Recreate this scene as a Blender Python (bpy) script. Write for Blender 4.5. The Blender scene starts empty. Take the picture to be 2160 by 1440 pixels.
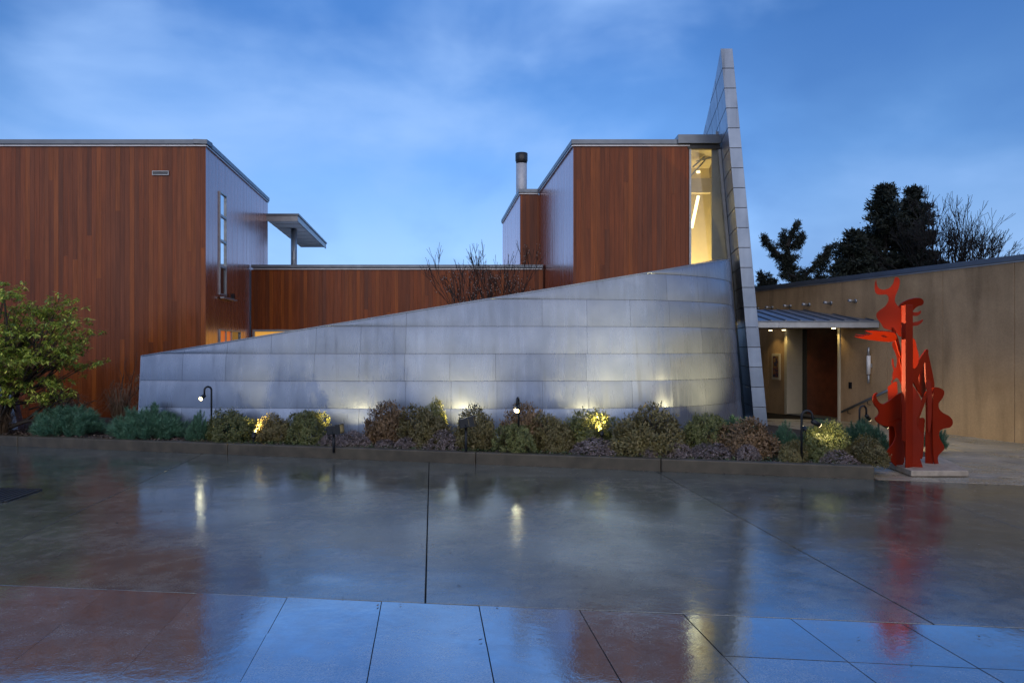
import bpy, bmesh, math, random
import numpy as np
from mathutils import Vector, Matrix
R = math.radians
random.seed(7); rng = np.random.default_rng(7)
scene = bpy.context.scene
COL = scene.collection

# ------------------------------------------------------------------ camera
H = 1.9            # eye height, m
F = 1500.0         # focal length in photo pixels (2160 wide)
cam = bpy.data.cameras.new('camera'); cam_o = bpy.data.objects.new('camera', cam); COL.objects.link(cam_o)
cam.sensor_width = 36; cam.lens = 36 * F / 2160; cam.shift_y = 14 / 2160; cam.clip_start = 0.05; cam.clip_end = 4000
cam_o.location = (0, 0, H); cam_o.rotation_euler = (R(90), 0, 0)
scene.camera = cam_o

# ------------------------------------------------------------------ sky
SUN_EL, SUN_AZ = 30, 178
w = bpy.data.worlds.new('World'); scene.world = w; w.use_nodes = True
nt = w.node_tree; nt.nodes.clear()
def N(nt, typ, **kw):
    n = nt.nodes.new(typ)
    for k, v in kw.items(): setattr(n, k, v)
    return n
def ramp(nt, fac, stops, interp='LINEAR'):
    n = nt.nodes.new('ShaderNodeValToRGB'); cr = n.color_ramp; cr.interpolation = interp
    while len(cr.elements) < len(stops): cr.elements.new(0.5)
    for e, (p, c) in zip(cr.elements, stops):
        e.position = p; e.color = (c, c, c, 1) if isinstance(c, (int, float)) else (*c, 1)
    if fac is not None: nt.links.new(fac, n.inputs[0])
    return n.outputs[0]
def mixc(nt, fac, a, b, blend='MIX'):
    n = nt.nodes.new('ShaderNodeMix'); n.data_type = 'RGBA'; n.blend_type = blend; n.clamp_factor = True
    for s, v in ((n.inputs[0], fac), (n.inputs[6], a), (n.inputs[7], b)):
        if isinstance(v, bpy.types.NodeSocket): nt.links.new(v, s)
        elif isinstance(v, (int, float)): s.default_value = v if s.type == 'VALUE' else (v, v, v, 1)
        else: s.default_value = (*v, 1)
    return n.outputs[2]
def mth(nt, op, a, b=None, c=None):
    n = nt.nodes.new('ShaderNodeMath'); n.operation = op
    for s, v in zip(n.inputs, (a, b, c)):
        if v is None: continue
        if isinstance(v, bpy.types.NodeSocket): nt.links.new(v, s)
        else: s.default_value = v
    return n.outputs[0]
def noise(nt, vec, scale, detail=4, rough=.55, dist=0.0):
    n = nt.nodes.new('ShaderNodeTexNoise'); n.inputs['Scale'].default_value = scale
    n.inputs['Detail'].default_value = detail; n.inputs['Roughness'].default_value = rough
    n.inputs['Distortion'].default_value = dist
    if vec is not None: nt.links.new(vec, n.inputs['Vector'])
    return n.outputs['Fac']
def mapping(nt, vec, scale=(1, 1, 1), loc=(0, 0, 0), rot=(0, 0, 0)):
    n = nt.nodes.new('ShaderNodeMapping'); n.inputs['Scale'].default_value = scale
    n.inputs['Location'].default_value = loc; n.inputs['Rotation'].default_value = rot
    nt.links.new(vec, n.inputs['Vector']); return n.outputs[0]
tc = N(nt, 'ShaderNodeTexCoord'); d = tc.outputs['Generated']
sep = N(nt, 'ShaderNodeSeparateXYZ'); nt.links.new(d, sep.inputs[0])
sky = N(nt, 'ShaderNodeTexSky', sky_type='NISHITA', sun_disc=False)
sky.sun_elevation = R(2); sky.sun_rotation = R(SUN_AZ); sky.air_density = 1.5; sky.ozone_density = 4.0
base = ramp(nt, sep.outputs[2], [(0.0, (.35, .60, 1.02)), (.13, (.31, .56, 1.0)), (.25, (.155, .37, .82)), (.40, (.068, .21, .58)), (1.0, (.062, .195, .53))])
# the afterglow ahead of the camera keeps the low northern sky paler
az = N(nt, 'ShaderNodeVectorMath', operation='DOT_PRODUCT'); nt.links.new(d, az.inputs[0]); az.inputs[1].default_value = (-.12, .98, .16)
glow = ramp(nt, az.outputs['Value'], [(.60, .72), (.84, .82), (.96, 1.05), (1.0, 1.10)], 'EASE')
base = mixc(nt, 1.0, base, glow, 'MULTIPLY')
cl = noise(nt, mapping(nt, d, (1.1, 1.1, 2.3), (.35, .1, .2)), 2.0, 5, .46, .3)
cl2 = noise(nt, mapping(nt, d, (1.0, 1.0, 1.8), (2.1, .7, .9), (0, .3, .2)), 6.0, 6, .5, .3)
clf = mth(nt, 'ADD', mth(nt, 'MULTIPLY', cl, .8), mth(nt, 'MULTIPLY', cl2, .2))
light = ramp(nt, clf, [(.45, 0.0), (.68, .75)], 'EASE')
dark = ramp(nt, clf, [(.30, .65), (.50, 0.0)], 'EASE')
c1 = mixc(nt, light, base, (.34, .55, .96))
c1 = mixc(nt, dark, c1, (.060, .18, .50))
add = mixc(nt, .02, c1, sky.outputs[0], 'ADD')
bg = N(nt, 'ShaderNodeBackground'); bg.inputs['Strength'].default_value = 0.97
wo = N(nt, 'ShaderNodeOutputWorld'); nt.links.new(add, bg.inputs[0]); nt.links.new(bg.outputs[0], wo.inputs[0])

# ------------------------------------------------------------------ sun: last soft light of the western sky behind the camera
sl = bpy.data.lights.new('sun', 'SUN'); sl.energy = 1.3; sl.angle = R(85); sl.color = (1.0, .83, .63)
so = bpy.data.objects.new('sun', sl); COL.objects.link(so)
_a = R(SUN_AZ)
sd = Vector((math.sin(_a) * math.cos(R(SUN_EL)), math.cos(_a) * math.cos(R(SUN_EL)), math.sin(R(SUN_EL))))
so.rotation_euler = sd.to_track_quat('Z', 'Y').to_euler(); so.location = (0, -20, 20)
vs = scene.view_settings; vs.view_transform = 'Standard'; vs.look = 'None'; vs.gamma = 1; vs.exposure = 0.18
scene.render.engine = 'CYCLES'; scene.cycles.use_denoising = True; scene.cycles.max_bounces = 8
scene.cycles.transparent_max_bounces = 16; scene.cycles.sample_clamp_indirect = 4.0; scene.cycles.caustics_reflective = False

# ------------------------------------------------------------------ survey helpers (photo pixel -> place)
def U(px, py, dep): return Vector(((px - 1080) / F * dep, dep, H + (734 - py) / F * dep))
def G(px, py, z=0.0):
    dep = (H - z) * F / (py - 734); return Vector(((px - 1080) / F * dep, dep, z))
def KY(x): return 13.9 - .2367 * (x + 10)          # front line of the kerb in plan
def RY(x): return 5.24 - .115 * (x + .07)          # first joint of the near slabs

# ------------------------------------------------------------------ mesh helpers
class MB:
    def __init__(s): s.v = []; s.f = []
    def add(s, vs, fs):
        o = len(s.v); s.v += [tuple(p) for p in vs]; s.f += [tuple(i + o for i in f) for f in fs]; return s
    def box(s, x0, x1, y0, y1, z0, z1):
        return s.add([(x0,y0,z0),(x1,y0,z0),(x1,y1,z0),(x0,y1,z0),(x0,y0,z1),(x1,y0,z1),(x1,y1,z1),(x0,y1,z1)],
                     [(0,3,2,1),(4,5,6,7),(0,1,5,4),(1,2,6,5),(2,3,7,6),(3,0,4,7)])
    def obox(s, o, u, v, wv):               # corner o and three edge vectors
        o, u, v, wv = map(Vector, (o, u, v, wv))
        return s.add([o, o+u, o+u+v, o+v, o+wv, o+u+wv, o+u+v+wv, o+v+wv],
                     [(0,3,2,1),(4,5,6,7),(0,1,5,4),(1,2,6,5),(2,3,7,6),(3,0,4,7)])
    def prism(s, pts, off):                 # planar polygon extruded by vector
        off = Vector(off); n = len(pts); pts = [Vector(p) for p in pts]
        return s.add(pts + [p + off for p in pts], [tuple(range(n)), tuple(range(2*n-1, n-1, -1))] +
                     [(i, i+n, (i+1) % n + n, (i+1) % n) for i in range(n)])
    def tube(s, pts, rad, seg=8, cap=True):
        pts = [Vector(p) for p in pts]; n = len(pts)
        if isinstance(rad, (int, float)): rad = [rad] * n
        vs = []; prev = None
        for i, p in enumerate(pts):
            t = (pts[min(i+1, n-1)] - pts[max(i-1, 0)]).normalized()
            if prev is None:
                a = Vector((0, 0, 1)) if abs(t.z) < .9 else Vector((1, 0, 0)); prev = t.cross(a).normalized()
            u = (prev - t * prev.dot(t)).normalized(); v = t.cross(u); prev = u
            for k in range(seg):
                an = 2 * math.pi * k / seg; vs.append(p + (u * math.cos(an) + v * math.sin(an)) * rad[i])
        fs = [(i*seg+k, i*seg+(k+1) % seg, (i+1)*seg+(k+1) % seg, (i+1)*seg+k) for i in range(n-1) for k in range(seg)]
        if cap: fs += [tuple(range(seg-1, -1, -1)), tuple((n-1)*seg+k for k in range(seg))]
        return s.add(vs, fs)
    def build(s, name, mat, parent=None, smooth=False, bevel=0, rel=None, fixn=True):
        me = bpy.data.meshes.new(name); me.from_pydata(s.v, [], s.f)
        if fixn:
            bm = bmesh.new(); bm.from_mesh(me); bmesh.ops.recalc_face_normals(bm, faces=bm.faces); bm.to_mesh(me); bm.free()
        if smooth: me.shade_smooth()
        if mat: me.materials.append(mat)
        o = bpy.data.objects.new(name, me); COL.objects.link(o)
        if parent is not None: o.parent = parent; o.matrix_parent_inverse = parent_inv(parent)
        if bevel:
            m = o.modifiers.new('bevel', 'BEVEL'); m.width = bevel; m.segments = 2; m.limit_method = 'ANGLE'
        return o
def world_mat(o):
    m = Matrix.LocRotScale(o.location, o.rotation_euler, o.scale)
    return m if o.parent is None else world_mat(o.parent) @ o.matrix_parent_inverse @ m
def parent_inv(p): return world_mat(p).inverted()
def empty(name, loc=(0, 0, 0), rz=0, label=None, cat=None, group=None):
    o = bpy.data.objects.new(name, None); COL.objects.link(o); o.location = loc; o.rotation_euler = (0, 0, rz)
    o.empty_display_size = .2
    tag(o, label, cat, group); return o
def tag(o, label=None, cat=None, group=None, kind=None):
    if label: o['label'] = label
    if cat: o['category'] = cat
    if group: o['group'] = group
    if kind: o['kind'] = kind
    return o

# ------------------------------------------------------------------ materials
def mat(name):
    m = bpy.data.materials.new(name); m.use_nodes = True; n = m.node_tree; n.nodes.clear()
    out = N(n, 'ShaderNodeOutputMaterial'); p = N(n, 'ShaderNodeBsdfPrincipled'); n.links.new(p.outputs[0], out.inputs[0])
    return m, n, p, out
def setp(n, p, **kw):
    for k, v in kw.items():
        s = p.inputs[k.replace('_', ' ')]
        if isinstance(v, bpy.types.NodeSocket): n.links.new(v, s)
        elif isinstance(v, (int, float)) and s.type == 'RGBA': s.default_value = (v, v, v, 1)
        elif isinstance(v, (int, float)): s.default_value = v
        else: s.default_value = (*v, 1)
def bump(n, p, h, strength=.3, dist=.01):
    b = N(n, 'ShaderNodeBump'); b.inputs['Strength'].default_value = strength; b.inputs['Distance'].default_value = dist
    n.links.new(h, b.inputs['Height']); n.links.new(b.outputs[0], p.inputs['Normal'])
def objc(n): return N(n, 'ShaderNodeTexCoord').outputs['Object']
def wpos(n): return N(n, 'ShaderNodeNewGeometry').outputs['Position']
def orand(n): return N(n, 'ShaderNodeObjectInfo').outputs['Random']
def irand(n): return N(n, 'ShaderNodeNewGeometry').outputs['Random Per Island']
def simple(name, col, rough=.5, metal=0.0, spec=.5, var=.12, scale=6, bmp=0.0):
    m, n, p, o = mat(name)
    f = noise(n, wpos(n), scale, 5)
    c = mixc(n, ramp(n, f, [(.3, 0.0), (.7, 1.0)]), tuple(x * (1 - var) for x in col), tuple(min(1, x * (1 + var)) for x in col))
    setp(n, p, Base_Color=c, Roughness=ramp(n, noise(n, wpos(n), scale * 2.3, 4), [(.3, max(.02, rough - .08)), (.7, min(1, rough + .08))]), Metallic=metal, Specular_IOR_Level=spec)
    if bmp: bump(n, p, noise(n, wpos(n), scale * 12, 4), bmp, .004)
    return m

def m_cedar():
    m, n, p, o = mat('cedar'); r = orand(n); P = wpos(n)
    c = ramp(n, r, [(0.0, (.15, .040, .012)), (.10, (.195, .048, .011)), (.4, (.235, .056, .011)), (.62, (.19, .046, .010)), (.74, (.14, .040, .016)), (.86, (.265, .068, .012)), (1.0, (.285, .074, .013))], 'LINEAR')
    # grain runs up the board
    sh = N(n, 'ShaderNodeVectorMath', operation='ADD'); n.links.new(P, sh.inputs[0])
    cb = N(n, 'ShaderNodeCombineXYZ'); n.links.new(mth(n, 'MULTIPLY', r, 37.0), cb.inputs[0]); n.links.new(mth(n, 'MULTIPLY', r, 11.0), cb.inputs[2]); n.links.new(cb.outputs[0], sh.inputs[1])
    g = noise(n, mapping(n, sh.outputs[0], (38, 38, 1.1)), 1.0, 6, .62, .6)
    b2 = noise(n, mapping(n, sh.outputs[0], (5, 5, .55)), 1.0, 4, .6)
    c = mixc(n, 1.0, c, ramp(n, g, [(.25, .62), (.55, 1.0), (.8, 1.22)]), 'MULTIPLY')
    c = mixc(n, 1.0, c, ramp(n, b2, [(.25, .68), (.75, 1.28)]), 'MULTIPLY')
    rain = noise(n, mapping(n, P, (9, 9, .35), (3, 1, 0)), 1.0, 5, .6)
    setp(n, p, Base_Color=c, Roughness=.5, Specular_IOR_Level=.1)
    gl = N(n, 'ShaderNodeBsdfGlossy'); gl.inputs['Color'].default_value = (1.0, .80, .82, 1); n.links.new(ramp(n, rain, [(.3, .15), (.7, .32)]), gl.inputs['Roughness'])
    lw_ = N(n, 'ShaderNodeLayerWeight'); lw_.inputs[0].default_value = .5
    mx = N(n, 'ShaderNodeMixShader'); n.links.new(ramp(n, lw_.outputs['Facing'], [(0.0, .015), (.3, .03), (.55, .14), (.75, .46), (1.0, .95)]), mx.inputs[0])
    n.links.new(p.outputs[0], mx.inputs[1]); n.links.new(gl.outputs[0], mx.inputs[2]); n.links.new(mx.outputs[0], o.inputs[0])
    bump(n, p, g, .10, .002)
    return m
def m_zinc(name, c0, c1, rough=.42, metal=.75):
    m, n, p, o = mat(name); r = orand(n); P = wpos(n)
    st = noise(n, mapping(n, P, (7, 7, .5)), 1.0, 6, .6, .25)
    cl = noise(n, P, 1.7, 6, .6, .4)
    c = mixc(n, ramp(n, cl, [(.28, 0.0), (.72, 1.0)]), c0, c1)
    c = mixc(n, 1.0, c, ramp(n, st, [(.25, .72), (.40, .97), (.60, 1.0), (.75, 1.08)]), 'MULTIPLY')
    c = mixc(n, 1.0, c, ramp(n, r, [(0.0, .88), (1.0, 1.10)]), 'MULTIPLY')
    drip = noise(n, mapping(n, P, (16, 16, .9), (5, 2, 1)), 1.0, 3, .5, .1)
    c = mixc(n, ramp(n, drip, [(.70, 0.0), (.77, .45)]), c, tuple(x * .35 for x in c0))
    setp(n, p, Base_Color=c, Metallic=metal, Roughness=ramp(n, st, [(.25, rough + .10), (.75, rough - .10)]), Specular_IOR_Level=.5)
    bump(n, p, noise(n, P, 3.2, 3, .5), .10, .010)
    return m
def m_wet(name, dark, lite, smooth=.05, rough=.3, fac0=.16, puddle=(.42, .6), pscale=.55, fine=.35, ior=1.9, ripple=.3, mott=1.0):
    """rain-wet concrete: mottled pores under a film of water, film thickness varies in pools"""
    m, n, p, o = mat(name); P = wpos(n)
    a = noise(n, P, .9, 7, .62, .3); b = noise(n, P, 5.5, 6, .68, .4); s = noise(n, P, 95, 3, .6)
    c = mixc(n, ramp(n, a, [(.3, 0.0), (.7, 1.0)]), dark, lite)
    c = mixc(n, mott, c, ramp(n, b, [(.28, .50), (.5, .95), (.72, 1.45)]), 'MULTIPLY')
    c = mixc(n, 1.0, c, ramp(n, s, [(.30, .45), (.5, 1.0), (.70, 1.6)]), 'MULTIPLY')
    c = mixc(n, 1.0, c, ramp(n, orand(n), [(0.0, .80), (1.0, 1.2)]), 'MULTIPLY')
    stain = noise(n, mapping(n, P, (.8, 1.3, 1), (7, 3, 0)), 1.6, 6, .6, 1.2)
    c = mixc(n, ramp(n, stain, [(.56, 0.0), (.70, .55)]), c, tuple(x * .45 for x in dark))
    pud = ramp(n, noise(n, mapping(n, P, (1, 1.5, 1), (1.7, .4, 0)), pscale, 6, .55, .6), [(puddle[0], 0.0), (puddle[1], 1.0)], 'EASE')
    spk = ramp(n, noise(n, P, 42, 3, .6), [(.35, -.05), (.65, .08)])
    ro = mth(n, 'MAXIMUM', mth(n, 'ADD', mth(n, 'MULTIPLY_ADD', pud, smooth - rough, rough), mth(n, 'MULTIPLY', spk, rough * 3)), .015)
    gl = N(n, 'ShaderNodeBsdfGlossy'); n.links.new(ro, gl.inputs['Roughness']); gl.inputs['Color'].default_value = (.74, .89, 1, 1)
    fr = N(n, 'ShaderNodeFresnel'); fr.inputs['IOR'].default_value = ior
    mx = N(n, 'ShaderNodeMixShader')
    wet = mth(n, 'MULTIPLY_ADD', pud, .14, fac0)
    wet = mth(n, 'MULTIPLY', wet, ramp(n, b, [(.3, 1.25), (.7, .75)]))
    n.links.new(mth(n, 'MINIMUM', mth(n, 'MULTIPLY_ADD', fr.outputs[0], .85, wet), 1.0), mx.inputs[0])
    n.links.new(p.outputs[0], mx.inputs[1]); n.links.new(gl.outputs[0], mx.inputs[2]); n.links.new(mx.outputs[0], o.inputs[0])
    setp(n, p, Base_Color=c, Roughness=.6, Specular_IOR_Level=.2)
    rip = noise(n, P, 17, 4, .6); gr = noise(n, P, 70, 3, .65); wv = noise(n, P, 2.2, 3, .5)
    hh = mth(n, 'ADD', mth(n, 'MULTIPLY', rip, .8), mth(n, 'MULTIPLY', gr, fine))
    hh = mth(n, 'ADD', mth(n, 'MULTIPLY', hh, mth(n, 'MULTIPLY_ADD', pud, -.55, 1.0)), mth(n, 'MULTIPLY', wv, 2.2))
    bmp = N(n, 'ShaderNodeBump'); bmp.inputs['Strength'].default_value = ripple; bmp.inputs['Distance'].default_value = .004
    n.links.new(hh, bmp.inputs['Height'])
    n.links.new(bmp.outputs[0], gl.inputs['Normal']); n.links.new(bmp.outputs[0], p.inputs['Normal'])
    return m
def m_stucco():
    m, n, p, o = mat('stucco'); P = wpos(n)
    a = noise(n, P, .8, 7, .6, .4); st = noise(n, mapping(n, P, (2.4, 2.4, .35)), 1.0, 6, .6, .3)
    c = mixc(n, ramp(n, a, [(.3, 0.0), (.7, 1.0)]), (.36, .24, .132), (.50, .345, .20))
    c = mixc(n, 1.0, c, ramp(n, st, [(.28, .70), (.5, 1.0), (.72, 1.14)]), 'MULTIPLY')
    c = mixc(n, 1.0, c, ramp(n, noise(n, P, 30, 5, .6), [(.3, .9), (.7, 1.1)]), 'MULTIPLY')
    setp(n, p, Base_Color=c, Roughness=.72, Specular_IOR_Level=.3); bump(n, p, noise(n, P, 70, 4), .15, .003)
    return m
def m_emit(name, col, st):
    m, n, p, o = mat(name); setp(n, p, Base_Color=col, Emission_Color=col, Emission_Strength=st, Roughness=.4); return m
def m_glass(name, tint=(1, 1, 1), ior=1.5, rough=.01):
    m, n, p, o = mat(name); n.nodes.remove(p)
    t = N(n, 'ShaderNodeBsdfTransparent'); t.inputs[0].default_value = (*tint, 1)
    g = N(n, 'ShaderNodeBsdfGlossy'); g.inputs['Roughness'].default_value = rough
    fr = N(n, 'ShaderNodeFresnel'); fr.inputs[0].default_value = ior; mx = N(n, 'ShaderNodeMixShader')
    n.links.new(fr.outputs[0], mx.inputs[0]); n.links.new(t.outputs[0], mx.inputs[1]); n.links.new(g.outputs[0], mx.inputs[2]); n.links.new(mx.outputs[0], o.inputs[0])
    return m
def m_leaf(name, stops, rough=.45, trans=.15, clump=0.0):
    m, n, p, o = mat(name); r = irand(n)
    c = ramp(n, r, stops)
    nz = noise(n, wpos(n), 5.0, 3)
    c = mixc(n, 1.0, c, ramp(n, nz, [(.3, .72), (.7, 1.28)]), 'MULTIPLY')
    c = mixc(n, 1.0, c, ramp(n, orand(n), [(0, .78), (1, 1.22)]), 'MULTIPLY')
    setp(n, p, Base_Color=c, Roughness=rough, Specular_IOR_Level=.45)
    if trans:
        t = N(n, 'ShaderNodeBsdfTranslucent'); n.links.new(c, t.inputs[0]); mx = N(n, 'ShaderNodeMixShader'); mx.inputs[0].default_value = trans
        n.links.new(p.outputs[0], mx.inputs[1]); n.links.new(t.outputs[0], mx.inputs[2]); n.links.new(mx.outputs[0], o.inputs[0])
    return m
M = {}
M['cedar'] = m_cedar()
M['zinc'] = m_zinc('zinc_sheet', (.155, .205, .305), (.205, .262, .375), .30, .60)
M['zinc_fin'] = m_zinc('zinc_fin', (.20, .255, .35), (.27, .33, .43), .38, .7)
M['core'] = simple('dark_backing', (.03, .032, .036), .6)
M['coping'] = simple('coping_metal', (.17, .195, .23), .38, .6, var=.1, scale=2)
M['drip'] = simple('bright_trim', (.60, .60, .62), .4, .4)
M['black'] = simple('black_metal', (.012, .014, .018), .38, .3)
M['flue'] = simple('pale_flue_metal', (.52, .54, .58), .45, .2)
M['bronze'] = simple('dark_bronze_frame', (.05, .05, .05), .4, .5)
M['alum'] = simple('grey_aluminium', (.36, .38, .40), .4, .6)
M['concrete'] = m_wet('wet_concrete', (.075, .068, .052), (.20, .178, .135), .03, .14, .10, (.38, .66), .42, .5, 1.75, .42)
M['slab'] = m_wet('wet_smooth_slab', (.135, .138, .138), (.235, .235, .228), .018, .06, .27, (.34, .66), .6, .35, 2.3, .30, .6)
M['paver'] = m_wet('wet_stone_paver', (.27, .20, .12), (.50, .40, .27), .16, .34, .02, (.4, .7), .8, .3, 1.4, .3, .5)
M['joint'] = simple('joint_sand', (.016, .015, .013), .7, spec=.1)
M['kerb'] = simple('wet_kerb', (.075, .064, .046), .42, spec=.35, var=.35, scale=4, bmp=.2)
M['plinth'] = simple('cast_plinth', (.36, .31, .25), .5, var=.25, scale=9, bmp=.3)
M['stucco'] = m_stucco()
M['soil'] = simple('bark_soil', (.035, .026, .018), .85, var=.5, scale=22, bmp=.8)
M['earth'] = simple('open_ground', (.045, .045, .035), .8, var=.3, scale=.4)
M['red'] = simple('red_painted_steel', (.215, .013, .002), .40, spec=.15, var=.10, scale=2.5)
M['door'] = simple('door_mahogany', (.115, .032, .014), .4, var=.3, scale=5)
M['jamb'] = simple('cream_jamb', (.55, .50, .38), .5, var=.05)
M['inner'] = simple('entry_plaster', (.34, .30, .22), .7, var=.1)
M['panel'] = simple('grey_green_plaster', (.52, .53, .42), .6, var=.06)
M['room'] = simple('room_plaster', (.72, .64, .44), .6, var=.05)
M['white'] = simple('white_paint', (.75, .75, .74), .45, var=.04)
M['glass'] = m_glass('window_glass')
M['darkglass'] = simple('dark_pane', (.008, .010, .012), .06, spec=1.0, var=.05)
M['sky_pane'] = simple('reflective_pane', (.80, .83, .86), .05, 1.0, var=.03)
M['lit_orange'] = m_emit('lit_orange_room', (1.0, .20, .03), .30)
M['lit_amber'] = m_emit('lit_amber_room', (1.0, .50, .09), .45)
M['lit_lime'] = m_emit('lit_lime_room', (.75, .62, .12), .40)
M['lamp'] = m_emit('lamp_lens', (1.0, .80, .42), 7.0)
M['lamp_soft'] = m_emit('uplight_lens', (1.0, .82, .45), 4.0)
M['tube'] = m_emit('tube_lamp', (1.0, .86, .45), 2.2)
M['bark'] = simple('wet_bark', (.045, .034, .026), .65, var=.4, scale=14, bmp=.5)
M['darkbark'] = simple('dark_twig', (.016, .014, .014), .8, var=.3, scale=8)
M['azalea'] = m_leaf('azalea_leaf', [(0, (.125, .115, .042)), (.6, (.175, .150, .056)), (1, (.22, .175, .072))], .42)
M['azalea_green'] = m_leaf('azalea_green_leaf', [(0, (.095, .118, .034)), (.6, (.145, .162, .050)), (1, (.20, .195, .068))], .42)
M['russet'] = m_leaf('russet_leaf', [(0, (0.168, 0.110, 0.050)), (.6, (0.234, 0.150, 0.074)), (1, (0.288, 0.186, 0.102))], .42)
M['mauve'] = m_leaf('mauve_leaf', [(0, (0.105, 0.085, 0.074)), (.4, (0.220, 0.169, 0.155)), (.8, (0.307, 0.246, 0.237)), (1, (0.439, 0.386, 0.377))], .4)
M['pine'] = m_leaf('pine_needle', [(0, (0.036, 0.104, 0.065)), (.5, (0.072, 0.180, 0.112)), (1, (0.154, 0.296, 0.190))], .4, .1)
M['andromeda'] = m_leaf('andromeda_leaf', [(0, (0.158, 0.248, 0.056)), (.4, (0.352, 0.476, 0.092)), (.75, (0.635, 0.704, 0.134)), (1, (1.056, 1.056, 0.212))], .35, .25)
M['blossom'] = m_leaf('old_blossom', [(0, (.16, .075, .05)), (1, (.28, .15, .10))], .7, .2)
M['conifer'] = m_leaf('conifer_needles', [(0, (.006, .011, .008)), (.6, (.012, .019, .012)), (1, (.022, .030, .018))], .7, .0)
M['drygrass'] = m_leaf('dry_grass', [(0, (.17, .105, .06)), (1, (.34, .24, .155))], .7, .2)
M['litter'] = m_leaf('fallen_leaf', [(0, (.06, .045, .03)), (.4, (.14, .10, .07)), (.7, (.22, .18, .15)), (1, (.10, .045, .03))], .5, .0)
M['cover'] = m_leaf('ground_cover_leaf', [(0, (.03, .055, .018)), (1, (.11, .145, .055))], .45, .1)
M['bud'] = simple('pale_bud', (.5, .42, .38), .6)

# ================================================================== SETTING
o = MB().box(-900, 900, -300, 1500, -.60, -.045).build('ground', M['earth']); tag(o, kind='structure')
# ---- courtyard pavement
pav = MB().add([(-24, -6, -.016), (16, -6, -.016), (16, KY(16) + .0, -.016), (-24, KY(-24) + .02, -.016)], [(0, 1, 2, 3)]).build('pavement', M['joint']); tag(pav, kind='structure')
def slab(pts, name, m, parent, th=.05, z=0.0, tilt=(0, 0), bevel=.004):
    c = sum((Vector(p) for p in pts), Vector()) / len(pts)
    P = [Vector((p[0], p[1], z + tilt[0] * (p[0] - c.x) + tilt[1] * (p[1] - c.y))) for p in pts]
    return MB().prism(P, (0, 0, -th)).build(name, m, parent, bevel=bevel)
def isect(p, dvec, lf):       # point on ray p+t*d where y = lf(x)
    lo, hi = -60, 60
    g = lambda t: (p.y + dvec.y * t) - lf(p.x + dvec.x * t)
    for _ in range(70):
        mid = (lo + hi) / 2
        if (g(lo) < 0) != (g(mid) < 0): hi = mid
        else: lo = mid
    return p + dvec * lo
joints = []
for a, b in (((-140, 963 + 50), (-700, 1180)), ((415, 963), (0, 1155)), ((905, 980), (897, 1270)), ((1390, 997), (2160, 1420)), ((1847, 1009), (2160, 1116))):
    A, B = G(*a), G(*b); dv = (B - A).normalized(); joints.append((isect(A, dv, KY), isect(A, dv, RY)))
joints = [(Vector((-23, KY(-23), 0)), Vector((-23, RY(-23), 0)))] + joints[1:] + [(Vector((15, KY(15), 0)), Vector((15, RY(15), 0)))]
for (a0, a1), (b0, b1) in zip(joints, joints[1:]):
    e = .0065
    q = [(a0.x + e, KY(a0.x + e) - .004), (a1.x + e, RY(a1.x + e) + .006), (b1.x - e, RY(b1.x - e) + .006), (b0.x - e, KY(b0.x - e) - .004)]
    slab([Vector((*p, 0)) for p in q], 'concrete_slab', M['concrete'], pav, bevel=.002)
r0 = Vector((-.245, RY(-.245), 0)); ru = Vector((1, -.115, 0)) * .735; rv = Vector((-.118, 1, 0)) * .69
for i in range(-11, 13):
    for j in range(0, 6):
        g = .005
        A = r0 + ru * (i + g) - rv * (j + 1 - g); B = r0 + ru * (i + 1 - g) - rv * (j + 1 - g); C = r0 + ru * (i + 1 - g) - rv * (j + g); D = r0 + ru * (i + g) - rv * (j + g)
        left = max(0.0, min(1.0, (1.2 - i) / 4))
        slab([A, B, C, D], 'slab', M['slab'], pav, z=-.003 + random.uniform(-.0015, .0015) ,
             tilt=(-.006 * left + random.uniform(-.001, .001), .011 * left + random.uniform(-.0012, .0012)), bevel=0)
# ---- entry paving
ent = MB().add([(5.27, KY(5.27) + .01, -.018), (15, KY(15) + .01, -.018), (15, 24, -.018), (5.27, 24, -.018)], [(0, 1, 2, 3)]).build('entry_paving', M['joint']); tag(ent, kind='structure')
for j in range(14):
    off = (j % 2) * .42
    for i in range(12):
        x0 = 5.30 + i * .85 - off; x1 = x0 + .85 - .010; x0 = max(x0, 5.28)
        if x1 - x0 < .1 or x0 > 13: continue
        ya, yb = .02 + j * .66, .02 + (j + 1) * .66 - .010
        if KY((x0 + x1) / 2) + ya > 20.5: continue
        slab([Vector((x0, KY(x0) + ya, 0)), Vector((x1, KY(x1) + ya, 0)), Vector((x1, KY(x1) + yb, 0)), Vector((x0, KY(x0) + yb, 0))], 'paver', M['paver'], ent,
             z=.004 + random.uniform(-.001, .001), th=.03, bevel=.003)
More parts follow.
